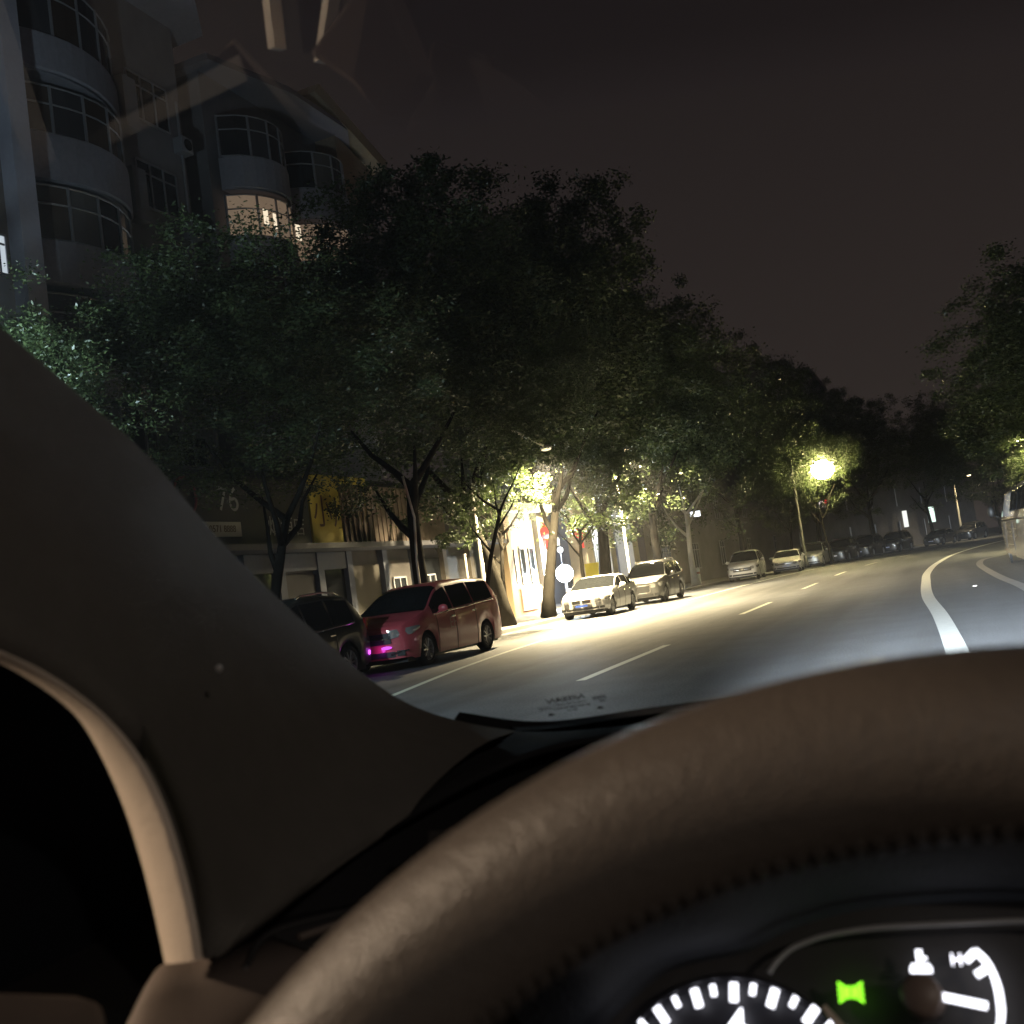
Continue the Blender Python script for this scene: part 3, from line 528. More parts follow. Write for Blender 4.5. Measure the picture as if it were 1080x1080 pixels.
def make_car(name, label, L, Wd, top, belt, wheels, wr, roof_from, roof_to, cowl, rear_glass, side_win, paint, group, grille='bar', rails=False, plate=True, detail=True, rocker=.24, lights=None):
    t = thing(name, label, 'car', group=group)
    W2 = Wd / 2; Ra = wr + .055
    def wid(y):
        k = 1.0
        if y < .7: k -= .16 * (1 - y / .7) ** 2
        if y > L - .6: k -= .10 * ((y - L + .6) / .6) ** 2
        return W2 * k
    def zb(y):
        z = rocker + (.0 if .3 < y < L - .3 else .04)
        for w in wheels:
            d = abs(y - w)
            if d < Ra: z = max(z, wr + math.sqrt(Ra * Ra - d * d))
        return z
    def zt(y): return interp(top, y)
    def zbelt(y): return min(interp(belt, y), zt(y) - .05)
    def sec(y):
        w = wid(y); b = zbelt(y); T = zt(y); z0 = zb(y); z2 = max(z0 + .02, b - .16); z1 = z0 + (z2 - z0) * .45; zr = b + (T - b) * .86
        wr_ = w * .955 - (zr - b) * .36
        return [(w * .955, z0), (w * .998, z1), (w * .992, z2), (w * .957, b), (wr_ + (w * .957 - wr_) * .48 + .012, b + (zr - b) * .5), (wr_, zr), (wr_ * .86, T - (T - zr) * .3), (wr_ * .45, T - .006), (0, T)]
    def cur(x, y):     # plan-view rounding of nose and tail
        return y + .20 * (x / W2) ** 2 * math.exp(-y / .45) - .14 * (x / W2) ** 2 * math.exp(-(L - y) / .4)
    ys = sorted(set([0, .015, .05, .12, .2] + [i * .1 for i in range(3, int(L * 10) - 1)] + [L - .12, L - .05, L - .015, L] + [w + Ra * math.cos(a * math.pi / 10) for w in wheels for a in range(11)]))
    rows = []
    for y in ys:
        s = sec(y); k = 1.0
        if y < .05: k = 1 - .03 * (1 - y / .05)
        if y > L - .05: k = 1 - .03 * (1 - (L - y) / .05)
        r = [(x * k, cur(x, y), z) for x, z in s] + [(-x * k, cur(-x, y), z) for x, z in s[-2::-1]]
        rows.append(r)
    b = MB().grid(rows)
    for y, fl in ((0, 0), (L, 1)):     # nose and tail faces, subdivided so they bulge
        s = sec(y); n = 10; g = []
        for (x, z) in s: g.append([(x * .97 * (1 - 2 * i / n), cur(x * (1 - 2 * i / n), y), z) for i in range(n + 1)])
        b.grid(g)
    body = b.build('body', paint, t, smooth=True)
    m = body.modifiers.new('e', 'EDGE_SPLIT'); m.split_angle = R(38)
    MB().box(-W2 * .8, W2 * .8, .25, L - .25, .16, min(.75, zt(.2))).build('underbody', M_blk, t)
    def side(sx, y, u, off=.008):       # u 0..1 from belt to roof rail
        s = sec(y); a, m_, c = s[3], s[4], s[5]
        x, z = (a[0] + (m_[0] - a[0]) * u * 2, a[1] + (m_[1] - a[1]) * u * 2) if u < .5 else (m_[0] + (c[0] - m_[0]) * (u - .5) * 2, m_[1] + (c[1] - m_[1]) * (u - .5) * 2)
        return (sx * (x + off), cur(x, y), z + .002)
    for sx in (1, -1):
        for (y0, y1) in side_win:
            g = []
            for i in range(13):
                y = y0 + (y1 - y0) * i / 12; s = sec(y)
                hgt = s[5][1] - s[3][1]
                if hgt < .07: continue
                g.append([side(sx, y, u) for u in (.06, .3, .5, .75, .93)])
            if len(g) > 1: MB().grid(g).build('side_window', M_cglass, t)
        if detail:
            q = [side(sx, y, .0, .012) for y in [side_win[0][0] + (side_win[-1][1] - side_win[0][0]) * i / 24 for i in range(25)]]
            MB().tube(q, .014, 5).build('window_trim', M_chrome if detail == 2 else M_blk, t)
            for y in (side_win[0][1] - .12, (side_win[1][1] - .12)):
                s = sec(y); MB().box(-.03, .015, y - .09, y + .09, s[2][1] + .01, s[2][1] + .045).build('door_handle', M_chrome, t, bevel=.008).location.x = sx * (s[2][0] + .02) 
            for y in (side_win[0][1] + .02, side_win[1][1] + .02, side_win[0][0] + .12):
                s = sec(y); pts = [(sx * (x + .003), cur(x, y), z) for x, z in s[:4]]
                MB().tube(pts, .006, 4).build('door_seam', M_blk, t)
    def top_patch(y0, y1, k, nm):
        g = []
        for i in range(25):
            y = y0 + (y1 - y0) * i / 24; s = sec(y)
            pr = [(x, z) for x, z in s[5:]]; pts = []
            full = [(x * k, z) for x, z in pr] + [(-x * k, z) for x, z in pr[-2::-1]]
            g.append([(x, cur(x, y) - (.014 if nm == 'windscreen' else -.014), z + .014) for x, z in full])
        return MB().grid(g).build(nm, M_cglass, t, smooth=True)
    top_patch(cowl, roof_from - .03, .97, 'windscreen')
    if rear_glass: top_patch(rear_glass[0], rear_glass[1], .93, 'rear_window')
    for y in wheels:
        for sx in (1, -1):
            x0 = W2 * .955
            wt = MB(); 
            prof = [(-.20, wr * .62), (-.20, wr * .93), (-.17, wr), (-.04, wr), (0, wr * .95), (.004, wr * .70), (-.02, wr * .66)]
            wt.grid([[(sx * (x0 - .01 + px), y + pr * math.cos(a * math.pi / 14), wr + pr * math.sin(a * math.pi / 14)) for a in range(28)] for px, pr in prof], True)
            wo_ = wt.build('wheel', M_tyre, t, smooth=True)
            rm = MB(); 
            rm.grid([[(sx * (x0 - .01 + px), y + pr * math.cos(a * math.pi / 12), wr + pr * math.sin(a * math.pi / 12)) for a in range(24)] for px, pr in [(-.01, wr * .71), (.004, wr * .68), (-.02, wr * .62), (-.06, wr * .6)]], True)
            for k in range(10 if detail else 5):
                a = 2 * math.pi * k / (10 if detail else 5); 
                rm.tube([(sx * (x0 - .035), y + wr * .1 * math.cos(a), wr + wr * .1 * math.sin(a)), (sx * (x0 - .022), y + wr * .64 * math.cos(a + .06), wr + wr * .64 * math.sin(a + .06))], [.022, .026], 5)
            rm.tube([(sx * (x0 - .07), y, wr), (sx * (x0 - .02), y, wr)], .045, 10)
            rm.build('rim', M_rim, wo_)
            MB().tube([(sx * (x0 - .12), y, wr), (sx * (x0 - .08), y, wr)], wr * .62, 20).build('brake_hub', M_blk, wo_)
    # nose details on the curved front
    fz = lambda k: zb(.05) + (zt(.02) - zb(.05)) * k
    def nosebox(x0, x1, k0, k1, m, nm, out=.012, y=0.0, parent=t, n=6):
        g = [[(x0 + (x1 - x0) * i / n, cur(x0 + (x1 - x0) * i / n, y) - out, fz(k0 + (k1 - k0) * j / 2)) for i in range(n + 1)] for j in range(3)]
        a = [[p for p in r] for r in g]; o = MB().grid(a)
        o = o.build(nm, m, parent); sd = o.modifiers.new('t', 'SOLIDIFY'); sd.thickness = .014; sd.offset = 0; return o
    if grille == 'twin':
        for s in (-1, 1):
            q = nosebox(s * .035, s * .34, .60, .90, M_chrome, 'grille', .018); nosebox(s * .055, s * .32, .64, .87, M_blk, 'grille_mesh', .03, parent=t)
    elif grille == 'hex':
        nosebox(-.50, .50, .30, .90, M_chrome, 'grille', .016); nosebox(-.45, .45, .36, .84, M_blk, 'grille_mesh', .03)
    elif grille == 'wide':
        nosebox(-.52, .52, .50, .86, M_blk, 'grille', .016); nosebox(-.48, .48, .66, .70, M_chrome, 'chrome_bar', .032); nosebox(-.07, .07, .6, .78, M_chrome, 'emblem', .04)
    else:
        nosebox(-.50, .50, .66, .88, M_blk, 'grille', .016); nosebox(-.5, .5, .76, .80, M_chrome, 'chrome_bar', .03); nosebox(-.06, .06, .70, .86, M_chrome, 'emblem', .04)
    nosebox(-.58, .58, .06, .24, M_blk, 'lower_intake', .014)
    for s in (-1, 1): nosebox(s * .62, s * .78, .08, .26, M_blk, 'fog_lamp_recess', .014); 
    if plate: nosebox(-.22, .22, .34, .50, M_plate if plate == 'blue' else bpy.data.materials.get('white_plate') or mat('white_plate', (.7, .72, .9), .4), 'number_plate', .045)
    for s in (-1, 1):
        g = []; 
        for i in range(8):
            u = i / 7; y = .02 + .55 * u
            sc = sec(y); zc = fz(.80) + (zt(.5) - fz(.8)) * .32 * u; hh = .085 * (1 - .7 * u ** 2)
            w = wid(y)
            if u < .3:  x = w * (.60 + 1.25 * u)
            else: x = w * (.975 + .015)
            x = min(x, w * .995 + .006)
            yy = cur(x, y if u > .25 else 0) - (.014 if u <= .3 else 0)
            g.append([(s * x, yy, zc - hh), (s * (x + .012), yy - .008, zc), (s * (x - .012), yy + .004, zc + hh)])
        MB().grid(g).build('headlight', M_lens, t, smooth=True)
        ye = L - .03; sc = sec(L - .1)
        g = [[(s * (sec(y)[3][0] + .01 - .0), cur(W2 * .9, y), zz) for zz in (zbelt(L - .3) - .22, zbelt(L - .3) - .1, zbelt(L - .3) + .04)] for y in (L - .32, L - .2, L - .08, L + .0)]
        MB().grid(g).build('tail_light', M_tail, t, smooth=True)
        ym = cowl + .55; bx = sec(ym)[3][0]
        mm = MB().ball((s * (bx + .14), ym, zbelt(ym) + .10), (.12, .06, .085), 12, 8); mm.tube([(s * (bx - .02), ym + .02, zbelt(ym) + .02), (s * (bx + .1), ym, zbelt(ym) + .05)], .025, 6)
        mm.build('mirror', paint, t, smooth=True)
        if rails:
            q = []
            for i in range(10):
                y = roof_from + .25 + (roof_to - roof_from - .45) * i / 9; sc = sec(y); q.append((s * sc[5][0] * .96, y, sc[6][1] + (.05 if 0 < i < 9 else .0)))
            MB().tube(q, .02, 6).build('roof_rail', M_chrome, t)
    return t, sec, cur

GC = 'cars parked facing us along the left kerb'
def at(c, x, y, rz=0): c[0].location = (x, y, 0); c[0].rotation_euler = (0, 0, rz); return c[0]
P = lambda n, c, **k: mat(n, c, k.get('r', .32), metal=k.get('m', .25), coat=k.get('c', .8))
p_red = P('red_paint', (.52, .085, .105), m=0); p_blk = P('black_paint', (.022, .022, .021)); p_wht = P('white_paint', (.62, .61, .58), m=0); p_gry = P('silver_grey_paint', (.10, .10, .095), m=.3); p_slv = P('silver_paint', (.36, .36, .34), m=.5); p_drk = P('dark_paint', (.04, .04, .045))
SUV = dict(L=4.62, Wd=1.87, top=[(0, .80), (.05, .86), (.35, .98), (1.25, 1.10), (1.95, 1.64), (2.3, 1.74), (3.2, 1.77), (3.95, 1.70), (4.35, 1.22), (4.55, 1.0), (4.62, .85)],
           belt=[(0, .7), (1.2, 1.0), (2.6, 1.05), (3.6, 1.10), (4.3, 1.16), (4.62, 1.0)], wheels=(.92, 3.60), wr=.36, roof_from=2.1, roof_to=3.95, cowl=1.28, rear_glass=(4.0, 4.30), side_win=[(1.42, 2.28), (2.34, 3.12), (3.18, 3.92)])
MPV = dict(L=5.15, Wd=1.88, top=[(0, .86), (.05, .92), (.3, 1.02), (1.05, 1.18), (1.9, 1.66), (2.3, 1.76), (3.4, 1.80), (4.6, 1.75), (4.95, 1.35), (5.08, 1.1), (5.15, .9)],
           belt=[(0, .74), (1.0, 1.03), (2.4, 1.09), (4.2, 1.17), (4.9, 1.22), (5.15, 1.05)], wheels=(.95, 4.03), wr=.345, roof_from=2.05, roof_to=4.6, cowl=1.02, rear_glass=(4.66, 4.92), side_win=[(1.3, 2.32), (2.38, 3.42), (3.48, 4.58)])
SEDAN = dict(L=4.62, Wd=1.82, top=[(0, .66), (.05, .71), (.3, .80), (1.35, .98), (2.1, 1.36), (2.5, 1.43), (3.1, 1.42), (3.9, 1.10), (4.4, 1.05), (4.58, .98), (4.62, .85)],
             belt=[(0, .58), (1.2, .86), (2.6, .93), (3.7, .99), (4.62, .9)], wheels=(.82, 3.62), wr=.33, roof_from=2.2, roof_to=3.1, cowl=1.38, rear_glass=(3.2, 3.85), side_win=[(1.55, 2.42), (2.48, 3.2), (3.24, 3.6)])
at(make_car('parked_suv', 'black SUV with chrome window line, its front hidden by the windscreen pillar', paint=p_blk, group=GC, rails=True, detail=2, **SUV), -11.95, 14.05)
mpv = make_car('parked_minivan', 'red minivan with pale letters on its door and a violet fog lamp glow', paint=p_red, group=GC, grille='wide', plate=False, detail=2, rocker=.22, **MPV)
at(mpv, -11.35, 18.85)
at(make_car('parked_sedan', 'white sedan with twin grille parked before the lit gateway', paint=p_wht, group=GC, grille='twin', detail=2, plate='blue', **SEDAN), -11.85, 33.9, R(1.5))
at(make_car('parked_crossover', 'silver grey crossover with large dark grille right behind the white sedan', paint=p_gry, group=GC, grille='hex', rails=True, plate=False, detail=2, **SUV), -11.8, 40.9)
at(make_car('parked_hatchback', 'white compact SUV standing alone past the gap in the row', paint=p_wht, group=GC, grille='wide', plate=False, **dict(SUV, L=4.62)), -11.2, 60.6, R(3))
at(make_car('parked_saloon', 'white sedan with pale plate just behind the white compact SUV', paint=p_wht, group=GC, plate='white', **SEDAN), -9.6, 66.8, R(4))
at(make_car('parked_estate', 'dull silver car behind the second white sedan', paint=p_slv, group=GC, plate=False, **SUV), -9.2, 74.5, R(-6))
for i, (lb, x, y, a) in enumerate((('black car in shadow behind the dull silver car', -8.1, 81.5, -9), ('dark SUV in deep shade, second after the silver car', -6.8, 88.0, -13), ('dark car at the end of the shaded row, under the bend tree', -5.0, 94.5, -16))):
    src = bpy.data.objects['parked_suv']; c = copy_tree(src); c.name = 'parked_car' if i == 0 else 'parked_car.%03d' % i; c['label'] = lb; c.location = (x, y, 0); c.rotation_euler = (0, 0, R(a))
for i, (lb, x, y, a) in enumerate((('small dark car with glinting nose on the far bend, left of a pair', -1.6, 103, -20), ('farthest dark car on the bend, right of the glinting one', 1.2, 111, -22))):
    src = bpy.data.objects['parked_estate'] if i else bpy.data.objects['parked_saloon']; c = copy_tree(src); c.name = 'far_car' if i == 0 else 'far_car.001'; c['label'] = lb; c.location = (x, y, 0); c.rotation_euler = (0, 0, R(a))
    for ch in c.children:
        if ch.name.startswith(('body', 'mirror')): ch.data = ch.data.copy(); ch.data.materials.clear(); ch.data.materials.append(p_drk)
# minivan lettering and violet lamp
text('door_lettering', 'EF', .36, mat('pink_letters', (.50, .22, .22), .5), mpv[0], frame((.952, 2.16, .80), (0, 1, 0), (0, 0, 1), (1, 0, 0)), .002)
M_vio = emat('violet_light', (.62, .10, .85), 1.1)
fl = MB().ball((.42, .012, .50), (.13, .03, .035), 10, 6).build('fog_lamp', M_vio, mpv[0], smooth=True)
point_light('fog_glow', (.30, -.12, .46), (.75, .10, 1.0), .8, .05, mpv[0])
MB().tube([(.50, .03, .36), (.66, .075, .385), (.84, .20, .41)], .02, 6).build('chrome_bar', M_chrome, mpv[0])

# white van on the right
vn = thing('parked_van', 'tall pale minibus with grooved panels parked on the right', 'minibus', (1.65, 26.6, 0), 0)
p_van = P('van_paint', (.46, .42, .35), m=0, r=.45)
vb = MB(); rows = []
prof = [(0, 0), (.0, .5), (.0, 1.2), (.05, 1.35), (.22, 2.2), (.36, 2.34), (.9, 2.38), (1.7, 2.34), (1.84, 2.2), (2.0, 1.35), (2.05, 1.2), (2.05, .5)]
VL = 13.2
for y, k, dz in [(0, .97, 0), (.04, 1, 0), (11.9, 1, 0), (12.4, .985, -.12), (12.9, .95, -.70), (13.15, .9, -1.1), (13.2, .85, -1.2)]:
    zf = lambda z: .32 + (z) * (2.06 / 2.38) + (dz if z > 1.3 else dz * max(0, z - .9) / .4 if z > .9 else 0) * 1.0
    r = []
    for x, z in prof[1:]:
        xx = 1.025 + (x - 1.025) * k; zz = max(zf(z), .3); zz = min(zz, zf(2.38)) if dz < -.5 else zz
        r.append((xx, y, zz))
    r = [(r[0][0], y, .32)] + r + [(r[-1][0], y, .32)]
    rows.append(r)
vb.grid(rows); vb.f.append(tuple(range(len(rows[0])))); k = len(rows[0]) * (len(rows) - 1); vb.f.append(tuple(k + i for i in range(len(rows[0]))))
o = vb.build('body', p_van, vn, smooth=True); m = o.modifiers.new('e', 'EDGE_SPLIT'); m.split_angle = R(30)
def vside(y0, y1, z0, z1, m, nm, off=.012):
    g = []
    for i in range(4):
        z = z0 + (z1 - z0) * i / 3; x = 0 if z < 1.36 else .05 + (z - 1.49) * .235
        x = max(0, x) if z > 1.36 else 0
        g.append([(x - off, y0 + .0, z), (x - off, y1, z)])
    o = MB().grid(g).build(nm, m, vn); sd = o.modifiers.new('t', 'SOLIDIFY'); sd.thickness = .012; sd.offset = 0; return o
for y0, y1 in ((.5, 2.0), (2.15, 3.6), (3.9, 5.4), (5.6, 7.2)): vside(y0, y1, 1.6, 2.16, M_cglass, 'side_window')
vside(10.9, 11.75, 1.5, 2.12, M_cglass, 'side_window'); 
for y in (7.5, 8.2, 8.9, 9.6, 10.2, 10.75): vside(y, y + .05, 1.5, 2.18, M_blk, 'groove', .016)
for y in (5.9, 10.4): vside(y, y + .03, .5, 1.33, M_tyre, 'door_seam', .008)
vside(.3, 12.2, 1.36, 1.40, M_blk, 'belt_strip', .012)
for y in (3.0, 10.9):
    for x in (.06, 1.99):
        w_ = MB().tube([(x - .02, y, .36), (x + .04, y, .36)], .36, 24).build('wheel', M_tyre, vn)
        MB().tube([(x - .035 if x < 1 else x + .02, y, .36), (x - .02 if x < 1 else x + .055, y, .36)], .2, 18).build('rim', M_rim, w_)
        MB().tube([(x - .026, y, .38), (x + .03, y, .38)], .45, 24).build('wheel_well', M_blk, vn)
MB().ball((-.24, 12.1, 1.72), (.12, .07, .19), 10, 8).tube([(-.2, 12.1, 1.6), (.05, 12.1, 1.45)], .02, 6).build('mirror', M_blk, vn, smooth=True)
for x in (.12, 1.9): MB().box(x - .1, x + .1, -.03, .02, 1.0, 1.5).build('tail_light', M_tail, vn, bevel=.01)
MB().box(.2, 1.85, -.012, .0, 1.5, 2.1).build('rear_window', M_cglass, vn)
MB().box(.05, 2.0, -.1, .05, .36, .55).build('rear_bumper', M_blk, vn, bevel=.03)

# ------------------------------------------------------------------ street furniture
def street_lamp(label, x, y, h, arm, head_z, col, power, spot=None, pole_r=.11, s=10, pm=None, hs=(.22, .12), hz=.06):
    t = thing('street_lamp', label, 'street lamp', (x, y, .13), 0, 'street lamps')
    MB().tube([(0, 0, 0), (0, 0, .25), (0, 0, .3), (0, 0, h)], [pole_r * 1.6, pole_r * 1.5, pole_r, pole_r * .62], 14).build('pole', pm or M_pole, t, smooth=True)
    MB().tube([(0, 0, h - .3), (arm[0] * .4, arm[1] * .4, h + .15), (arm[0], arm[1], head_z + .08)], .045, 8).build('arm', M_pole, t, smooth=True)
    hd = MB().ball((arm[0], arm[1], head_z + .07), (hs[0], hs[1], .09), 14, 8).build('lamp_head', M_frame, t, smooth=True)
    MB().ball((arm[0], arm[1], head_z - .02 - (hz - .1) * .6), (hs[0] * .85, hs[1] * .85, hz), 12, 8).build('lamp_bulb', emat('bulb_' + str(int(y)), col, s), hd, smooth=True)
    point_light('lamp_light', (arm[0], arm[1], head_z - .22), col, power, .12, t, spot=None if spot == 360 else (spot or 156), aim=(arm[0], arm[1], 0), blend=.8)
    return t
M_pole = mat('concrete_pole', (.38, .36, .31), .8, var=.15, vscale=3)
WARM = (1.0, .80, .47)
street_lamp('concrete lamp pole beside the red minivan, its lamp hidden in lit leaves', -13.75, 30.2, 6.6, (1.6, 3.2), 5.8, WARM, 30000, spot=158, pole_r=.15, s=1.6)
street_lamp('glowing yellow street lamp among the leaves over the road', -8.9, 71.2, 7.0, (2.0, -.5), 6.5, (1.0, .82, .38), 45000, s=200, hs=(.85, .7), hz=.62, spot=360, pm=mat('dark_steel_pole', (.03, .03, .03), .7))  # globe oversized, its extent stands in for the lamp's glare
street_lamp('far street lamp behind the low trees at the road end', 1.2, 113, 6.5, (1.5, 0), 6.2, WARM, 1200)
street_lamp('street lamp on the right, hidden behind the white van', 6.3, 55.5, 6.2, (-1.6, 0), 5.8, (1, .84, .42), 6000)
street_lamp('street lamp behind our car on the left', -6.6, -1.7, 4.6, (1.2, .1), 3.95, (1.0, .76, .54), 2600, spot=170)
street_lamp('added unseen fill lamp on the right pavement behind our car', 6.4, -4.0, 5.0, (-1.2, 0), 4.4, (1.0, .86, .74), 1000)  # added fill light for the pillar face and wheel rim, out of view
street_lamp('lamp hidden in the crowns over the parked crossover', -13.9, 47.2, 7.4, (.7, -.4), 6.9, WARM, 22000, spot=160, pole_r=.07)
street_lamp('cool white lamp on the left pavement close by', -12.4, 7.6, 5.0, (.9, 0), 5.0, (.66, .88, 1.0), 1700, spot=360)

def floodlight(label, x, y, z, r):
    t = thing('floodlight', label, 'light', (x, y, 0))
    MB().tube([(0, 0, .13), (0, 0, z)], .04, 8).build('post', M_frame, t)
    hs_ = MB().tube([(.02, .3, z), (0, .12, z), (0, 0, z)], [r * .6, r * 1.02, r * 1.06], 20).build('housing', M_blk, t)
    MB().ball((0, -.05, z), (r, .28, r), 24, 14).build('lens', emat('flood_lens', (.85, .95, 1), 40), hs_, smooth=True)
    point_light('flood_light', (.2, -.6, z), (.8, .92, 1), 2200, .2, t); return t
floodlight('glaring round white floodlight in the gateway', -16.9, 46.6, 1.75, .42)
t = thing('drive_lamp', 'small round white lamp above the floodlight in the gateway', 'light', (-20.5, 56.3, 3.2)); MB().ball((0, 0, 0), .17, 12, 8).build('globe', emat('globe', (.95, .97, 1), 5), t, smooth=True); point_light('drive_light', (.5, -1.2, .4), (.75, .85, 1), 900, .2, t); MB().tube([(0, 0, 0), (0, 0, -3.07)], .03, 6).build('post', M_frame, t)
lamp_sign('white_sign', 'small white lit sign left of the yellow street lamp', -14.6, 66, 4.5, .62, .32, (.85, .9, 1), 3)
lamp_sign('red_white_sign', 'far small sign glowing white and red right of the yellow lamp', -9.5, 92, 4.9, .55, .5, (1, .85, .85), 3)
MB().box(.24, .42, -.04, -.01, -.1, .3).build('red_corner', emat('red_face', (1, .03, .05), 2), bpy.data.objects['red_white_sign'])
lamp_sign('high_window', 'tiny bright white window high left of the street lamp', -15.9, 78, 12.4, .55, .8, (.9, .95, 1), 1.6, 'window')
lamp_sign('shop_window', 'greenish white lit shop window far down the road', -1.4, 118, 3.1, .7, 1.6, (.75, 1, .85), 1.2, 'window')
lamp_sign('narrow_shop_window', 'narrow white lit shop window left of the greenish one', -3.9, 116, 3.0, .45, 1.7, (.95, .97, .9), .9, 'window')
lamp_sign('far_dot_lamp', 'tiny white lamp right of the far shop windows', 1.2, 124, 6.6, .22, .22, (1, .95, .8), 2.5, 'lamp')

def bollard(label, x, y, h=.85):
    t = thing('bollard', label, 'bollard', (x, y, .13), 0, 'white bollards on the pavement')
    MB().tube([(0, 0, 0), (0, 0, h * .9), (0, 0, h * .97), (0, 0, h)], [.11, .11, .09, .03], 12).build('post', M_paint, t); MB().tube([(0, 0, h * .62), (0, 0, h * .74)], .113, 12).build('band', M_terra, t)
bollard('white bollard farther from the white compact SUV', -15.0, 60.4); bollard('white bollard touching the corner of the white compact SUV', -13.75, 60.6, 1.0)
t = thing('barrier_stand', 'small white railing stand on one foot beside the forked trunk', 'barrier', (-15.6, 38.6, .13))
b = MB()
for i in range(6): b.box(i * .17, i * .17 + .05, -.02, .02, .55, 1.25)
b.box(0, .9, -.015, .015, .62, .67).box(0, .9, -.015, .015, 1.1, 1.15); b.build('railing', M_paint, t); MB().box(.4, .47, -.03, .03, 0, .56).build('post', M_frame, t); MB().box(.2, .67, -.15, .15, 0, .03).build('foot', M_frame, t)
t = thing('slim_pole', 'thin pale cable pole beside the lamp pole', 'pole', (-15.7, 33.3, .13)); MB().tube([(0, 0, 0), (0, 0, 2.6)], .05, 8).build('shaft', M_pole, t); MB().tube([(0, 0, 2.6), (0, 0, 2.68)], .065, 8).build('cap', M_frame, t)
t = thing('drainpipe', 'thin pale pipe climbing beside the straight dark trunk', 'pipe', (-13.75, 26.0, .13)); MB().tube([(0, 0, 0), (0, 0, 2.4), (.05, .1, 3.6), (-.1, 0, 4.8)], .035, 6).build('shaft', M_pole, t); MB().box(-.06, .06, -.06, .06, 1.4, 1.44).build('clamp', M_frame, t)
t = thing('yellow_box', 'yellow sign box behind the white sedan roof', 'sign', (-15.0, 45.2, .13)); MB().box(-.35, .35, -.1, .1, .8, 1.9).build('panel', mat('yellow_panel', (.7, .6, .05), .6), t); MB().box(-.04, .04, -.04, .04, 0, .8).build('post', M_frame, t)
t = thing('road_stud', 'small white reflector lying on the grey road', 'road stud', (.35, 25.6, .002)); MB().box(-.045, .045, -.05, .05, 0, .018).build('base', M_paint2, t, bevel=.008); MB().box(-.03, .03, -.055, -.05, .005, .015).build('reflector', M_tail, t)
# ------------------------------------------------------------------ the cabin of our own car
cb = thing('car_cabin', 'dark cabin of our own car with leather steering wheel, pillar and lit dials', 'car', (0, 0, 0))
M_trim = mat('pillar_fabric', (.088, .082, .073), .92, var=.10, vscale=60, bump=.25, bscale=500, spec=.06)
M_seal = mat('beige_trim', (.52, .44, .36), .85, var=.06, vscale=80, bump=.2, bscale=600)
M_ivory = mat('reflection_ivory', (.80, .72, .60), .8)
M_dash = mat('brown_dash_plastic', (.095, .074, .062), .7, var=.05, vscale=300, bump=.15, bscale=1500)
M_dashtop = mat('black_dash_top', (.014, .014, .015), 1, spec=.05, bump=.3, bscale=500)
M_leather = bpy.data.materials.new('wheel_leather'); M_leather.use_nodes = True
n_ = M_leather.node_tree.nodes; l_ = M_leather.node_tree.links; p_ = n_['Principled BSDF']
p_.inputs['Base Color'].default_value = (.072, .060, .051, 1); p_.inputs['Roughness'].default_value = .46
v_ = n_.new('ShaderNodeTexVoronoi'); v_.inputs['Scale'].default_value = 900; z_ = n_.new('ShaderNodeTexNoise'); z_.inputs['Scale'].default_value = 230; z_.inputs['Detail'].default_value = 5
tc_ = n_.new('ShaderNodeTexCoord'); b_ = n_.new('ShaderNodeBump'); b_.inputs['Strength'].default_value = .5; b_.inputs['Distance'].default_value = .0006; b2_ = n_.new('ShaderNodeBump'); b2_.inputs['Strength'].default_value = .10; b2_.inputs['Distance'].default_value = .003
l_.new(tc_.outputs['Object'], v_.inputs['Vector']); l_.new(tc_.outputs['Object'], z_.inputs['Vector']); l_.new(v_.outputs['Distance'], b_.inputs['Height']); l_.new(z_.outputs['Fac'], b2_.inputs['Height']); l_.new(b_.outputs[0], b2_.inputs['Normal']); l_.new(b2_.outputs[0], p_.inputs['Normal'])

def catmull(P, n=5):
    P = [Vector(p) for p in P]; Q = [2 * P[0] - P[1]] + P + [2 * P[-1] - P[-2]]; out = []
    for i in range(1, len(Q) - 2):
        a, b, c, d = Q[i - 1:i + 3]
        for k in range(n):
            t = k / n; out.append(.5 * ((2 * b) + (c - a) * t + (2 * a - 5 * b + 4 * c - d) * t * t + (3 * b - a - 3 * c + d) * t ** 3))
    out.append(P[-1]); return out
EYE = Vector((0, 0, 1.35))

# windscreen pillar trim: from the glass edge round to the door seal
a_, b2 = catmull(PIL_A), catmull(PIL_B); rows = []
for i, (a, b) in enumerate(zip(a_, b2)):
    out_n = Vector((.55, -.75, .28)).normalized(); w = (b - a).length; k = min(1, w / .12)
    r = [a + Vector((-.03, .05, 0)) , a]
    for t, h in ((.03, .006), (.09, .012), (.18, .017), (.32, .020), (.5, .020), (.68, .017), (.84, .010), (.95, .004)):
        r.append(a + (b - a) * t + out_n * h * k)
    r += [b, b + Vector((-.012, .05, -.0))]; rows.append(r)
MB().grid(rows[45:]).build('pillar_foot', M_dashtop, cb, smooth=True)
pl = MB().grid(rows[:46]).build('pillar_trim', M_trim, cb, smooth=True)
vg = pl.vertex_groups.new(name='soft'); nc = 12
SX = Vector(SCREW)
vg.add([v.index for v in pl.data.vertices if min((v.co - a).length for a in a_) > .012 and min((v.co - b).length for b in b2) > .004], 1.0, 'REPLACE')
sm = pl.modifiers.new('soften', 'SMOOTH'); sm.factor = .5; sm.iterations = 30; sm.vertex_group = 'soft'
MB().ball(SCREW, .0017, 10, 6).build('trim_clip', M_signtext, pl, smooth=True)
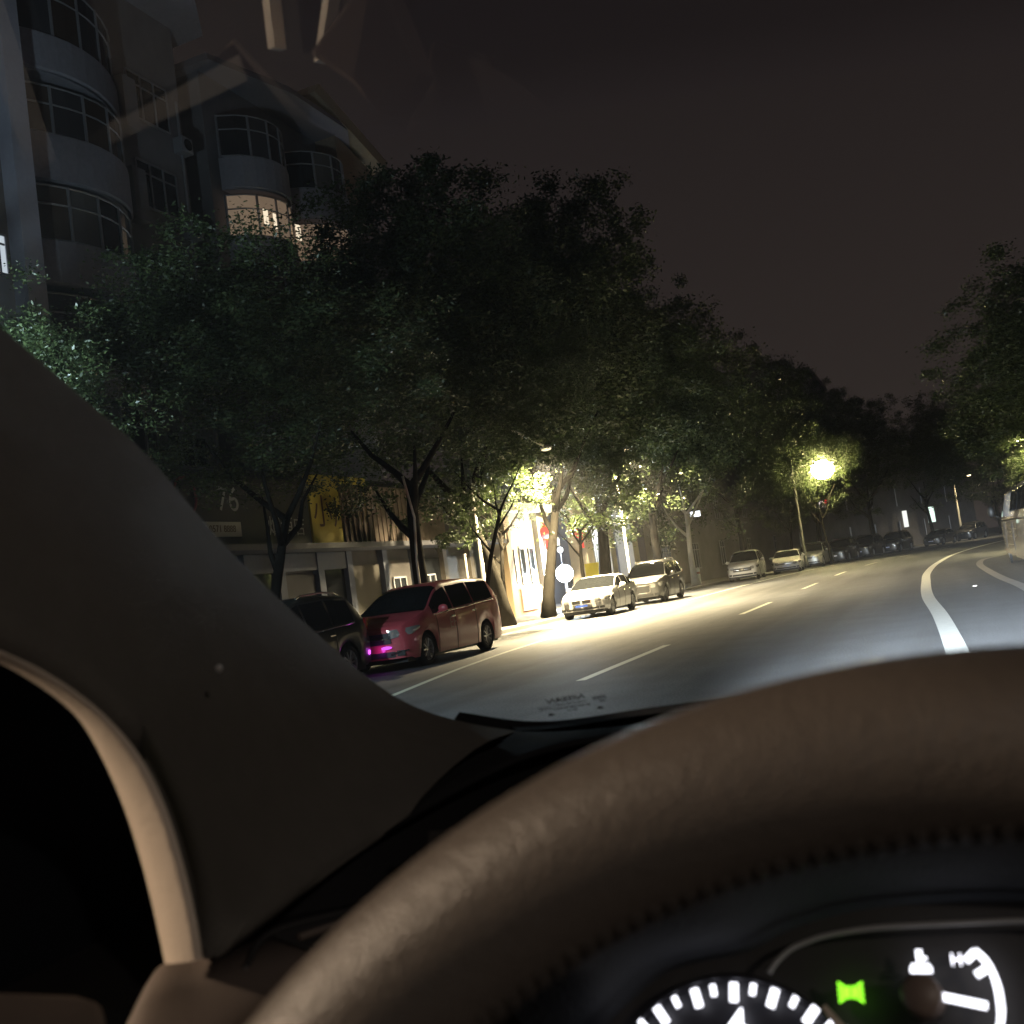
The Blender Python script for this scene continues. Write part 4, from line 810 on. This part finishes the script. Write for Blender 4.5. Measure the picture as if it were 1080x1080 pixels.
# beige door seal strip
o_, i_ = catmull(SEAL_O), catmull(SEAL_I); rows = []
for a, b in zip(o_, i_):
    m = (a + b) / 2; w = (a - b).length; up = Vector((-.35, -.9, .1)).normalized() * w * .10
    rows.append([a + (a - EYE).normalized() * .012, a, a * .85 + b * .15 + up * .55, a * .65 + b * .35 + up * .9, m + up, a * .3 + b * .7 + up * .8, a * .1 + b * .9 + up * .4, b, b + Vector((-.01, .03, 0))])
MB().grid(rows).build('door_seal', M_seal, cb, smooth=True)
# side glass and door behind the seal: dark
MB().prism([(-.47, .31, .9), (-.47, .31, 1.52), (-.47, .36, 1.52), (-.47, 1.3, 1.0), (-.47, 1.3, .6), (-.47, .5, .6)], (-.01, 0, 0)).build('mirror_sail_panel', mat('door_glass_tint', (.006, .007, .009), .35, spec=.1), cb)
MB().box(-.62, .02, -1.6, .0, 1.70, 1.74).box(-.64, -.56, -1.6, .05, 1.63, 1.70).build('headliner', M_dashtop, cb)  # unseen; added and cut short to shape the lamplight in the cabin
MB().box(-.88, -.81, -.6, 1.2, .3, 1.05).build('outer_door', mat('door_outer_black', (.01, .01, .012), .5), cb)
MB().box(-.75, -.68, -.72, -.60, 1.05, 1.6).build('door_pillar', M_dashtop, cb)
MB().box(-.46, -.23, .36, .80, .95, 1.19).build('dashboard_core', M_dashtop, cb)
MB().box(-.73, 1.0, -1.6, 1.0, .28, .32).build('floor_carpet', M_dashtop, cb)
dr = MB(); dr.prism([(-.80, 1.1, 1.03), (-.80, 1.1, .5), (-.80, -.6, .5), (-.80, -.6, 1.03)], (.06, 0, 0)).build('door_panel', mat('door_black', (.012, .012, .014), .8), cb)
MB().prism([(p[0], p[1], p[2]) for p in DOOR_TOP], (0, 0, -.03)).build('door_top', M_dash, cb, bevel=.004)
q = catmull([(-.44, -.1, 1.42), (-.46, .12, 1.50), (-.46, .30, 1.46), (-.465, .40, 1.35), (-.465, .46, 1.18)])
for poly in REFL_STRIPS: MB().prism(poly, (0, 0, -.02)).build('reflection_strip', M_ivory, cb)  # unseen pale strips, added only to mirror in the windscreen
for rows in REFL_BRACKET: MB().grid(rows).build('reflection_bracket', M_ivory, cb, smooth=True)  # unseen bracket shape, made up to give the pale windscreen reflection
MB().box(-.739, -.40, -.3, .5, .90, .99).build('armrest', mat('armrest_dark', (.006, .006, .006), .9), cb)

# dashboard
db, df = catmull(DASH_BACK), catmull(DASH_FRONT)
rows = [[b + Vector((0, .02, -.03)), b, b * .66 + f * .34 + Vector((0, 0, .004)), b * .33 + f * .67 + Vector((0, 0, .004)), f, f + Vector((0, -.03, -.03)), f + Vector((0, -.03, -.16))] for b, f in zip(db, df)]
ds = MB().grid(rows).build('dashboard', M_dash, cb, smooth=True)
rows = []
ft = catmull(FRIT_T[4:])
for a in ft: rows.append([a + Vector((0, .04, .0)), a + Vector((0, .01, -.012)), a + Vector((0, -.08, -.022)), a + Vector((0, -.20, -.036)), a + Vector((0, -.24, -.10))])
MB().grid(rows).build('dashboard_top', M_dashtop, cb, smooth=True)
vp = catmull(VENT[:1] + VENT[1:3], 8)
MB().tube([tuple(v + Vector((0, 0, .003))) for v in vp], .0016, 6).build('air_vent_rim', M_blk, ds, smooth=True)
V = [Vector(v) for v in VENT]
MB().prism([tuple(v + Vector((0, -.001, .001))) for v in (V[1], V[2], V[3], V[4])], (0, 0, .002)).build('air_vent', M_blk, ds)
for t in (.25, .5, .75):
    a = V[1].lerp(V[4], t); b = V[2].lerp(V[3], t); MB().tube([tuple(a + Vector((0, 0, .005))), tuple(b + Vector((0, 0, .005)))], .0016, 6).build('air_vent_slat', M_dash, ds)

# windscreen: clear pane, mirroring band added above to carry the reflection, black border, etched marks
ws = bpy.data.objects.new('windscreen', None); COL.objects.link(ws); ws.parent = cb
M_clear = bpy.data.materials.new('clear_glass'); M_clear.use_nodes = True; n_ = M_clear.node_tree.nodes; n_.clear()
t_ = n_.new('ShaderNodeBsdfTransparent'); t_.inputs[0].default_value = (.97, .98, .97, 1); o_ = n_.new('ShaderNodeOutputMaterial'); M_clear.node_tree.links.new(t_.outputs[0], o_.inputs[0])
M_band = bpy.data.materials.new('reflective_band_glass'); M_band.use_nodes = True; n_ = M_band.node_tree.nodes; n_.clear(); l_ = M_band.node_tree.links
t_ = n_.new('ShaderNodeBsdfTransparent'); t_.inputs[0].default_value = (.96, .97, .98, 1); g_ = n_.new('ShaderNodeBsdfGlossy'); g_.inputs['Roughness'].default_value = .012
m_ = n_.new('ShaderNodeMixShader'); m_.inputs[0].default_value = .24; o_ = n_.new('ShaderNodeOutputMaterial')
b0, b1, b5 = Vector(BAND[0]), Vector(BAND[3]), Vector(BAND[5]); eu = (b1 - b0).normalized(); em = (b5 - b0) - eu * (b5 - b0).dot(eu); em.normalize()
gp = n_.new('ShaderNodeNewGeometry'); sb = n_.new('ShaderNodeVectorMath'); sb.operation = 'SUBTRACT'; sb.inputs[1].default_value = b0; dp = n_.new('ShaderNodeVectorMath'); dp.operation = 'DOT_PRODUCT'; dp.inputs[1].default_value = em
mr = n_.new('ShaderNodeMapRange'); mr.inputs['From Min'].default_value = 0; mr.inputs['From Max'].default_value = .022; mr.inputs['To Min'].default_value = 0; mr.inputs['To Max'].default_value = .24
l_.new(gp.outputs['Position'], sb.inputs[0]); l_.new(sb.outputs[0], dp.inputs[0]); l_.new(dp.outputs['Value'], mr.inputs['Value']); l_.new(mr.outputs[0], m_.inputs[0])
l_.new(t_.outputs[0], m_.inputs[1]); l_.new(g_.outputs[0], m_.inputs[2]); l_.new(m_.outputs[0], o_.inputs[0])
MB().add(PANE, [tuple(range(len(PANE)))]).build('glass_pane', M_clear, ws)
MB().add(BAND, [tuple(range(len(BAND)))]).build('reflective_band', M_band, ws)
a, b = catmull(FRIT_T), catmull(FRIT_B)
MB().grid([[x, y] for x, y in zip(a, b)]).build('black_border', mat('ceramic_border', (.006, .006, .006), 1, spec=.02), ws)
U, V_, O = Vector(TXT_U), Vector(TXT_V), Vector(TXT_O); M_etch = mat('etched_black', (.015, .016, .017), .8)
Nn = U.cross(V_)
def etch(body, size, du, dv): text('etched_mark', body, size, M_etch, ws, frame(O + U * du + V_ * dv, -U, V_, -Nn), .0001)
etch('NISSAN', .0088, 0, .001)
etch('LAMINATED SAFETY', .0029, 0, -.0055); etch('E4 43R-000150 DOT', .0034, -.001, -.0105); etch('M2 AS1', .0028, -.003, -.0150)
etch('CCC', .0052, -.021, -.008); etch('E006', .0052, .024, -.0035); etch('43R', .0030, .024, -.0085)
for s in (-.021, .018):
    MB().prism([tuple(O + U * (s - .0028) + V_ * -.0185), tuple(O + U * (s + .0028) + V_ * -.0185), tuple(O + U * s + V_ * -.0150)], tuple(Nn * .0002)).build('etched_arrow', M_etch, ws)

# steering wheel
C = Vector((0.00264, 0.14961, 1.13417)); be, hd = .34756, .09314
Nw = Vector((math.sin(hd) * math.cos(be), -math.cos(hd) * math.cos(be), math.sin(be))).normalized(); Uw = Vector((math.cos(hd), math.sin(hd), 0)).normalized(); Ww = Nw.cross(Uw)
if Ww.z < 0: Ww = -Ww
RR, rr = .187, .0175
sw = bpy.data.objects.new('steering_wheel', None); COL.objects.link(sw); sw.parent = cb
rows = []
for i in range(240):
    a = 2 * math.pi * i / 240; d = Uw * math.cos(a) + Ww * math.sin(a)
    rows.append([C + d * (RR + rr * math.cos(t)) + Nw * rr * 1.06 * math.sin(t) for t in [2 * math.pi * j / 28 for j in range(28)]])
rows.append(rows[0])
MB().grid(rows, True).build('rim', M_leather, sw, smooth=True)
st = MB()
for i in range(300):
    a = 2 * math.pi * i / 300; d = Uw * math.cos(a) + Ww * math.sin(a); d2 = Uw * math.cos(a + .011) + Ww * math.sin(a + .011)
    t0, t1 = 2.72, 3.02
    st.tube([C + d * (RR + (rr + .0005) * math.cos(t0)) + Nw * (rr + .0007) * 1.06 * math.sin(t0), C + d2 * (RR + (rr + .0005) * math.cos(t1)) + Nw * (rr + .0007) * 1.06 * math.sin(t1)], .0007, 4)
st.build('stitching', mat('brown_thread', (.050, .042, .036), .8), sw)
hub = MB()
def P3(u, w, n): return tuple(C + Uw * u + Ww * w + Nw * n)
hub.grid([[P3(.075 * s * math.cos(a), -.01 + .062 * s * math.sin(a), -.045 + .03 * (1 - s)) for a in [2 * math.pi * j / 24 for j in range(24)]] for s in (1, .9, .6, .3, .05)], True)
hub.build('airbag_cover', M_dash, sw, smooth=True)
for nm, pts in (('spoke', [(-.06, -.02), (-.17, -.03)]), ('spoke', [(.06, -.02), (.17, -.03)]), ('spoke', [(0, -.06), (0, -.17)])):
    MB().tube([P3(pts[0][0], pts[0][1], -.045), P3(pts[1][0] * .6 + pts[0][0] * .4, pts[1][1] * .6 + pts[0][1] * .4, -.035), P3(pts[1][0], pts[1][1], -.006)], [.02, .017, .012], 10).build(nm, M_dash, sw, smooth=True)

# instrument cluster
cO, cN, cU, cV = Vector(CL_O), Vector(CL_N), Vector(CL_U), Vector(CL_V)
def K(p, h=0): return tuple(cO + cU * p[0] + cV * p[1] + cN * h)
ic = bpy.data.objects.new('instrument_cluster', None); COL.objects.link(ic); ic.parent = cb
PX = PX_CL
M_face = mat('dial_face', (.012, .012, .016), .5); M_wl = emat('dial_white', (.90, .90, 1.0), 2.6); M_gl = emat('lamp_green', (.28, 1.0, .03), 1.8)
M_clus = mat('cluster_panel', (.022, .020, .019), .55)
lens = [tuple(v[:2]) for v in [tuple(x) for x in catmull([(a, b, 0) for a, b in LENS])]]
MB().add([K((-.20, -.14), -.012), K((.22, -.14), -.012), K((.22, .075), -.012), K((-.20, .075), -.012)], [(0, 1, 2, 3)]).build('panel', M_clus, ic)
MB().tube([K(p, .002) for p in lens], .0011, 6).build('lens_edge', mat('lens_edge_grey', (.30, .30, .30), .3), ic, smooth=True)
hd_ = [tuple(v[:2]) for v in catmull([(a, b, 0) for a, b in HOOD])]
M_hood = mat('hood_blue_black', (.030, .034, .042), .8, bump=.2, bscale=500)
MB().grid([[K((p[0], p[1]), -.012), K((p[0] - .004, p[1] + .004), .03), K((p[0] - .012, p[1] + .016), .05), K((p[0] - .012, p[1] + .03), .05), K((p[0] - .03, p[1] + .075), .0), K((p[0] - .03, p[1] + .09), -.06)] for p in hd_]).build('cluster_hood', M_hood, ic, smooth=True)
tc2 = TACH_C; rT = (Vector(TACH_MAJ[3][0]) - Vector(tc2)).length
tach = MB().add([K(tc2, -.004)] + [K((tc2[0] + rT * 1.02 * math.cos(a), tc2[1] + rT * 1.02 * math.sin(a)), -.004) for a in [2 * math.pi * j / 72 for j in range(72)]], [(0, j + 1, (j + 1) % 72 + 1) for j in range(72)]).build('tachometer', M_face, ic)
MB().tube([K((tc2[0] + rT * 1.05 * math.cos(a), tc2[1] + rT * 1.05 * math.sin(a)), -.002) for a in [2 * math.pi * j / 72 for j in range(73)]], .0016, 6).build('bezel_ring', mat('dark_bezel', (.03, .03, .035), .3, metal=.5), tach, smooth=True)
def bar(a, b, w, m, nm, par, h=.001, d=.0012):
    a, b = Vector(a), Vector(b); n = Vector((-(b - a).y, (b - a).x)).normalized() * w / 2
    return MB().prism([K(tuple(p), h) for p in (a - n, b - n, b + n, a + n)], tuple(cN * d)).build(nm, m, par)
for a, b in TACH_MAJ: bar(a, b, 8.5 * PX, M_wl, 'major_tick', tach)
for a, b in TACH_MIN: bar(a, b, 5.5 * PX, M_wl, 'minor_tick', tach)
text('numeral', '4', 46 * PX, M_wl, tach, frame(K(TACH_NUM, .001), cU, cV, cN), .0004)
MB().prism([K(p, .001) for p in BEIGE], tuple(cN * .002)).build('needle', M_seal, tach)
tg = MB().grid([[K((TEMP_ARC[0][0] - .001, TEMP_ARC[0][1]), -.006)] * 2] * 2).build('temperature_gauge', M_face, ic) if False else bpy.data.objects.new('temperature_gauge', None)
COL.objects.link(tg); tg.parent = ic; tg.parent = cb
ta = catmull([(a, b, 0) for a, b in TEMP_ARC])
MB().tube([K((v.x, v.y), .001) for v in ta], 3.6 * PX, 6).build('scale_arc', M_wl, tg)
for a, b in TEMP_T: bar(a, b, 7 * PX, M_wl, 'tick', tg)
bar(TEMP_NEEDLE[0], TEMP_NEEDLE[1], 7.5 * PX, M_wl, 'needle', tg, .006)
text('letter_h', 'H', 17 * PX, mat('x', (1, 1, 1)) if False else M_wl, tg, frame(K(TEMP_H, .001), cU, cV, cN), .0006)
k0 = Vector(TEMP_KNOB); MB().tube([K(tuple(k0), -.006), K(tuple(k0), .010), K(tuple(k0), .012)], [22 * PX, 21 * PX, 17 * PX], 28).build('needle_cap', mat('needle_cap_brown', (.16, .12, .10), .5), tg, smooth=True)
i0 = Vector(TEMP_ICON)
ib = MB()
def rc(x0, x1, y0, y1): ib.prism([K((i0.x + x * PX, i0.y + y * PX), .001) for x, y in ((x0, y0), (x1, y0), (x1, y1), (x0, y1))], tuple(cN * .001))
rc(-3, 3, -3, 13); rc(3.2, 7, 3, 6); rc(-11, 11, -10, -4); rc(-9, -5, -3.8, -1); rc(5, 9, -3.8, -1); rc(-6, 6, -17, -14)
ib.build('thermometer_icon', M_wl, tg)
g0 = Vector(LIGHT_ICON); gi = MB()
for s in (-1, 1):
    gi.prism([K((g0.x + s * x * PX, g0.y + y * PX), .001) for x, y in ((1, 6), (5, 6), (6, 0), (5, -6), (1, -6))], tuple(cN * .001))
    for y in (-9, -3, 3, 9): gi.prism([K((g0.x + s * x * PX, g0.y + yy * PX), .001) for x, yy in ((6.5, y * .6 - 1.6), (13, y - 1.8), (13, y + 1.8), (6.5, y * .6 + 1.6))], tuple(cN * .001))
gi.build('side_light_icon', M_gl, ic)

# headlights of our own car (cool white, low beam)
for i, x in enumerate((-.55, .75)):
    hl = point_light('headlight_beam', (x, 2.1, .75), (.80, .90, 1.0), 95000, .08, None, spot=40, aim=(x + .6, 11.5, -1.6), blend=1)
# ------------------------------------------------------------------ night haze
hm = bpy.data.materials.new('haze'); hm.use_nodes = True; n_ = hm.node_tree.nodes; n_.clear(); pv = n_.new('ShaderNodeVolumePrincipled'); o_ = n_.new('ShaderNodeOutputMaterial')
pv.inputs['Color'].default_value = (.9, .9, .92, 1); pv.inputs['Density'].default_value = .0005; hm.node_tree.links.new(pv.outputs[0], o_.inputs['Volume'])
tag(MB().box(-270, 270, -130, 340, -1, 34).build('haze', hm), kind='stuff')
